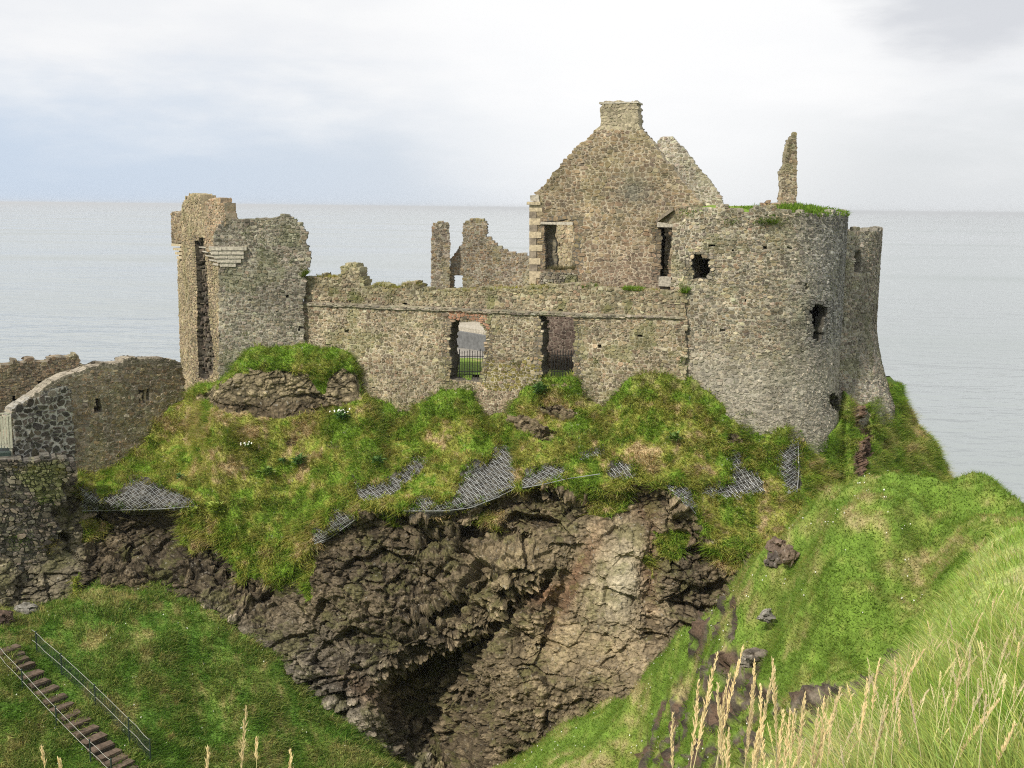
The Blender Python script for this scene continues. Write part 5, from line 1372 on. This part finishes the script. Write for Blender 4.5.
# ------------------------------------------------------------------ turf growing on the wall heads
def wall_grass():
    b = Blades()
    def strip(pl, pts, dens, col, L=.22, dep=.9, t0=.1):
        p = np.array(pts, float)
        for (x0, y0), (x1, y1) in zip(p[:-1], p[1:]):
            k = max(1, int(abs(x1 - x0) * dens * 1.8)); L = L * 1.0; t = RNG.random(k)
            a, z = pl.sz(lerp(x0, x1, t), lerp(y0, y1, t)); tt = RNG.uniform(t0, dep, k) if dep > t0 else np.full(k, t0)
            P = pl.map(a, z - .05 + 0 * a, tt); keep = fbm(P * 1.3, 2, 130) > -.12; P = P[keep]; n = len(P)
            if n: b.add(P, np.tile([0, -.4, .9], (n, 1)), RNG.uniform(.5, 1.6, n) * L, .045, jitter_col(np.tile(col, (n, 1)), .35), .8, 1, .5)
    G1, G2, G3 = np.array([.19, .25, .05]), np.array([.34, .32, .08]), np.array([.18, .30, .04])
    strip(PL_C, [(312, 276), (337, 277)], 10, G2, .2); strip(PL_C, [(366, 289), (378, 284), (392, 289), (405, 284), (415, 284), (428, 290)], 12, G2, .25); strip(PL_C, [(436, 291), (520, 287)], 4, G2, .2)
    strip(PL_C, [(531, 287), (685, 291)], 6, G2, .2); strip(PL_C, [(575, 287), (592, 288)], 40, G3, .3); strip(PL_C, [(622, 289), (642, 290)], 26, G3, .25); strip(PL_C, [(672, 292), (687, 292)], 60, G3, .4)
    strip(PL_M, [(533, 284), (570, 284)], 12, G2, .22, .3, -.4); strip(PL_M, [(547, 271), (573, 270)], 25, np.array([.22, .20, .10]), .4, .5, .1)
    strip(PL_GR, [(228, 220), (296, 219)], 4, G1, .15); strip(PL_GR, [(302, 276), (308, 272)], 30, G1, .3, .0, -.05)
    # moss and weeds rooted in the joints of the wall faces
    for pl, x, y, rx, ry, n, c in ((PL_GR, 246, 234, 4, 5, 50, G1), (PL_GR, 262, 245, 4, 14, 90, G1), (PL_GR, 302, 272, 5, 8, 80, G1), (PL_GR, 292, 260, 3, 4, 30, G3), (PL_GR, 245, 334, 4, 2, 30, G3), (PL_C, 353, 298, 6, 3, 40, G3), (PL_C, 390, 298, 4, 6, 50, G1),
            (PL_C, 380, 337, 4, 2, 20, G2), (PL_C, 510, 366, 22, 7, 120, G2), (PL_C, 516, 363, 5, 3, 60, G3), (PL_C, 400, 388, 12, 6, 70, G2), (PL_C, 595, 360, 5, 3, 30, G3), (PL_C, 682, 362, 5, 9, 120, G3), (PL_C, 682, 284, 4, 6, 90, G3), (PL_C, 350, 300, 30, 5, 60, G2)):
        a, z = pl.sz(x + RNG.normal(0, rx * .6, n), y + RNG.normal(0, ry * .6, n)); P = pl.map(a, z, np.full(n, -.02))
        b.add(P, np.tile([0, -.9, .3], (n, 1)), RNG.uniform(.06, .2, n), .04, jitter_col(np.tile(c, (n, 1)), .35), 1.2, 1, .4)
    for x, y, rx, ry, n, c in ((20, 540, 14, 8, 150, G3), (45, 500, 9, 6, 120, G3), (62, 470, 6, 8, 120, G2), (30, 585, 22, 6, 220, G3), (10, 500, 8, 8, 60, G2), (52, 545, 8, 8, 120, G2), (25, 468, 16, 3, 60, G2)):
        a, z = PL_AB.sz(x + RNG.normal(0, rx * .6, n), y + RNG.normal(0, ry * .6, n)); P = PL_AB.map(a, z, np.full(n, -.06))
        b.add(P, np.tile([0, -.9, .3], (n, 1)), RNG.uniform(.1, .35, n), .04, jitter_col(np.tile(c, (n, 1)), .35), 1.2, 1, .4)
    # round tower head
    n = 5000; th = RNG.uniform(-.35, 2.6, n); r = TR - RNG.random(n) ** 1.5 * 2.6
    x, y = TX + r * np.sin(th), TY - r * np.cos(th); z = zt1 - .45 + .5 * (1 - (r / (TR - .15)) ** 3) + .1
    P = np.stack([x, y, z], 1); k = (fbm(P * .8, 2, 133) > -.05 - .5 * sstep(x, 13.2, 14.5)); P = P[k]; z = P[:, 2]
    b.add(P, np.tile([0, -.3, .9], (len(P), 1)), RNG.uniform(.12, .42, len(P)) * (.6 + .8 * sstep(P[:, 0], 12.5, 14)), .045, jitter_col(np.tile([.15, .25, .035], (len(P), 1)), .3), 1.0, 2, .5)
    for x0, y0, n in ((768, 222, 260), (690, 212, 60), (730, 222, 40), (747, 414, 40)):
        a, z = DR1.sz(x0 + RNG.normal(0, 7, n), y0 + RNG.normal(0, 2.0, n)); P = DR1.map(a, z, np.full(n, -.03))
        b.add(P, np.tile([0, -.9, .3], (n, 1)), RNG.uniform(.1, .35, n), .045, jitter_col(np.tile([.17, .27, .03], (n, 1)), .3), 1.2, 1, .4)
    b.build('wall_top_grass', M_BLADE, 'grass and moss growing on the ruined wall heads')
wall_grass()

# ------------------------------------------------------------------ straw stalks in front
STALK_COL = np.array([.84, .73, .47])
def stalk_mesh(h, lean, head, seed, fine=1.0):
    g = np.random.default_rng(seed); m = MB()
    t = np.linspace(0, 1, 14); az = g.uniform(0, 6.28)
    cur = np.stack([lean[0] * t ** 2.2 + .012 * np.sin(t * 5 + az), lean[1] * t ** 1.8, t * h], 1)
    m.tube(cur, lerp(.0022, .0010, t) * fine, 4)
    hd = MB(); n = int(95 * head / .2)
    for k in range(n):
        f = 1 - head / h * (k + g.random()) / n; p = np.array([np.interp(f, t, cur[:, i]) for i in range(3)])
        u = (1 - f) * h / head; L = (.010 + .030 * u * (1.15 - u) * 1.2) * g.uniform(.6, 1.4)
        a = g.uniform(0, 6.28); sp_ = g.uniform(.10, .42); d = np.array([sp_ * math.cos(a) + .5 * lean[0], sp_ * math.sin(a), .9]); d /= np.linalg.norm(d)
        s_ = np.cross(d, [math.sin(a), -math.cos(a), .1]); s_ /= np.linalg.norm(s_); q = np.cross(d, s_); w = .0019 * fine * g.uniform(.7, 1.4)
        hd.add([p, p + d * L * .45 + s_ * w, p + d * L * .45 - s_ * w * .6 + q * w * .8, p + d * L * .45 - s_ * w * .6 - q * w * .8, p + d * L], (), [(0, 1, 2), (0, 2, 3), (0, 3, 1), (4, 2, 1), (4, 3, 2), (4, 1, 3)])
    return m, hd
def stalk(px, py, D, lean_px, head, label, seed, group=None, fine=.72):
    top = unproj(px, py, D); bx = top[0] - lean_px / F * D; zb = float(ground_z(bx, D)) - .03
    h = top[2] - zb
    m, hd = stalk_mesh(h, (top[0] - bx, RNG.uniform(-.1, .1)), head, seed, fine)
    e = empty('straw_stalk', (bx, D, zb), label, 'grass stalk', group)
    c = STALK_COL * RNG.uniform(.8, 1.15)
    a = m.build('stem', M_STRAW, e, c * np.array([.85, .86, .75])); b = hd.build('seed_head', M_STRAW, e, c * np.array([1.04, .98, .9]))
for k, (x, y, D, ln, hd, lb) in enumerate([(44, 750, 2.6, -3, .06, 'short straw stalk furthest left at the bottom edge'), (73, 748, 2.6, 6, .06, 'second short straw stalk from the left at the bottom edge'),
        (213, 742, 2.7, 3, .10, 'thin straw stalk left of the tallest one on the dark slope'), (243, 707, 2.4, 12, .16, 'tallest lone straw stalk rising before the dark slope'),
        (255, 748, 2.7, 8, .06, 'short straw stalk right beside the tallest lone one'), (293, 740, 2.5, 22, .10, 'leaning straw stalk right of the tallest lone one'), (412, 755, 2.6, -2, .06, 'single straw stalk tip at the dark cave mouth')]):
    stalk(x, y, D, ln, hd, lb, 100 + k, 'lone straw stalks at the bottom edge')
big = [(713, 648, 2.5, 36, .26), (674, 703, 2.6, -4, .16), (741, 650, 2.7, 24, .24), (720, 700, 2.6, -22, .2), (752, 690, 2.6, 8, .2), (775, 662, 2.5, 30, .26), (773, 655, 2.8, -6, .22), (745, 725, 2.4, 10, .14), (760, 715, 2.5, 14, .16),
       (800, 690, 2.6, -10, .2), (789, 700, 2.7, 8, .16), (835, 672, 2.7, 34, .24), (812, 705, 2.6, 6, .16), (795, 722, 2.4, 22, .16), (848, 694, 2.9, 20, .2), (708, 735, 2.5, 4, .1), (728, 715, 2.5, -12, .16), (735, 735, 2.4, 12, .12), (766, 735, 2.4, 16, .14), (782, 738, 2.4, -8, .12),
       (875, 650, 3.4, 8, .2), (892, 660, 3.6, -10, .2), (912, 640, 3.6, 20, .22), (938, 690, 3.2, -16, .22), (985, 690, 3.0, 24, .24), (1000, 712, 2.8, 6, .2), (960, 660, 3.4, 12, .2), (1012, 640, 3.4, -8, .2)]
big += [(700, 690, 2.5, 20, .2), (717, 672, 2.4, -10, .22), (730, 668, 2.6, 16, .2), (748, 700, 2.5, 26, .2), (757, 672, 2.6, 12, .24), (766, 690, 2.4, -14, .2), (783, 705, 2.5, 18, .2), (806, 676, 2.6, 22, .24), (822, 690, 2.7, 6, .2), (829, 715, 2.6, 28, .2), (860, 676, 3.0, -8, .2), (845, 720, 2.8, 12, .16), (882, 700, 3.0, 16, .2), (900, 712, 3.1, -12, .2)]
ST_L = 'golden straw stalk with a feathery head in the cluster before the knoll'
for k, (x, y, D, ln, hd) in enumerate(big):
    if k % 4 == 3: continue
    stalk(x, y, D, ln, hd, ST_L, 200 + k, 'golden straw stalks clustered before the knoll', .85)
def straw_mass():
    A = MB(); g = np.random.default_rng(77); protos = []
    for k in range(10):
        m, hd = stalk_mesh(.62, (g.uniform(-.12, .16), g.uniform(-.08, .08)), g.uniform(.08, .15), 500 + k, 1.0)
        V = np.concatenate(m.V + hd.V); q = np.concatenate(m.Q); t = np.concatenate([np.concatenate(m.T)] + [np.concatenate(hd.T) + m.n]); protos.append((V, q, t))
    VV = []; QQ = []; TT = []; CC = []; n = 0
    for k in range(560):
        px = g.uniform(700, 1130); D = math.exp(g.uniform(math.log(2.6), math.log(13)))
        x = (px - 512) / F * D
        edge = np.interp(px, [690, 760, 850, 920, 1024, 1130], [3.0, 4.4, 6.2, 10.5, 13, 13])
        if D > edge: continue
        z = float(ground_z(x, D)); qy = 207 + (CAMZ - z) / D * F
        if qy > 1000: continue
        V, q, t = protos[g.integers(10)]; s = g.uniform(.45, .95) * np.interp(D, [2.6, 5, 10, 14], [.75, .7, .55, .4]); a = g.uniform(-.7, .7); c, s_ = math.cos(a), math.sin(a)
        W = V * s; W[:, 2] *= 1.0
        thick = 1 + .10 * D
        W = np.stack([W[:, 0] * c - W[:, 1] * s_, W[:, 0] * s_ + W[:, 1] * c, W[:, 2]], 1) + np.array([x, D, z - .02])
        VV.append(W); QQ.append(q + n); TT.append(t + n); n += len(W); CC.append(np.tile(STALK_COL * g.uniform(.75, 1.2) * np.array([1, g.uniform(.95, 1.08), g.uniform(.8, 1.1)]), (len(W), 1)))
    o = mesh_np('tall_dry_grass', np.concatenate(VV), [np.concatenate(QQ), np.concatenate(TT)], M_STRAW, None, np.concatenate(CC))
    tag(o, 'mass of thin dry grass stalks over the near meadow', 'grass', kind='stuff')
straw_mass()

# ------------------------------------------------------------------ sea haze
def haze():
    m, t, o = new_mat('haze'); v = t.nodes.new('ShaderNodeVolumePrincipled'); v.inputs['Color'].default_value = (.93, .96, 1, 1); v.inputs['Density'].default_value = HAZE_D; v.inputs['Anisotropy'].default_value = .2
    t.links.new(v.outputs[0], o.inputs['Volume'])
    b = MB(); b.box((0, 19900, 19.5), (40500, 0, 0), (0, 20500, 0), (0, 0, 22.5)); h = b.build('haze', m); tag(h, 'thin pale sea haze softening the horizon', 'haze', kind='stuff')
HAZE_D = 1.1e-4
haze()
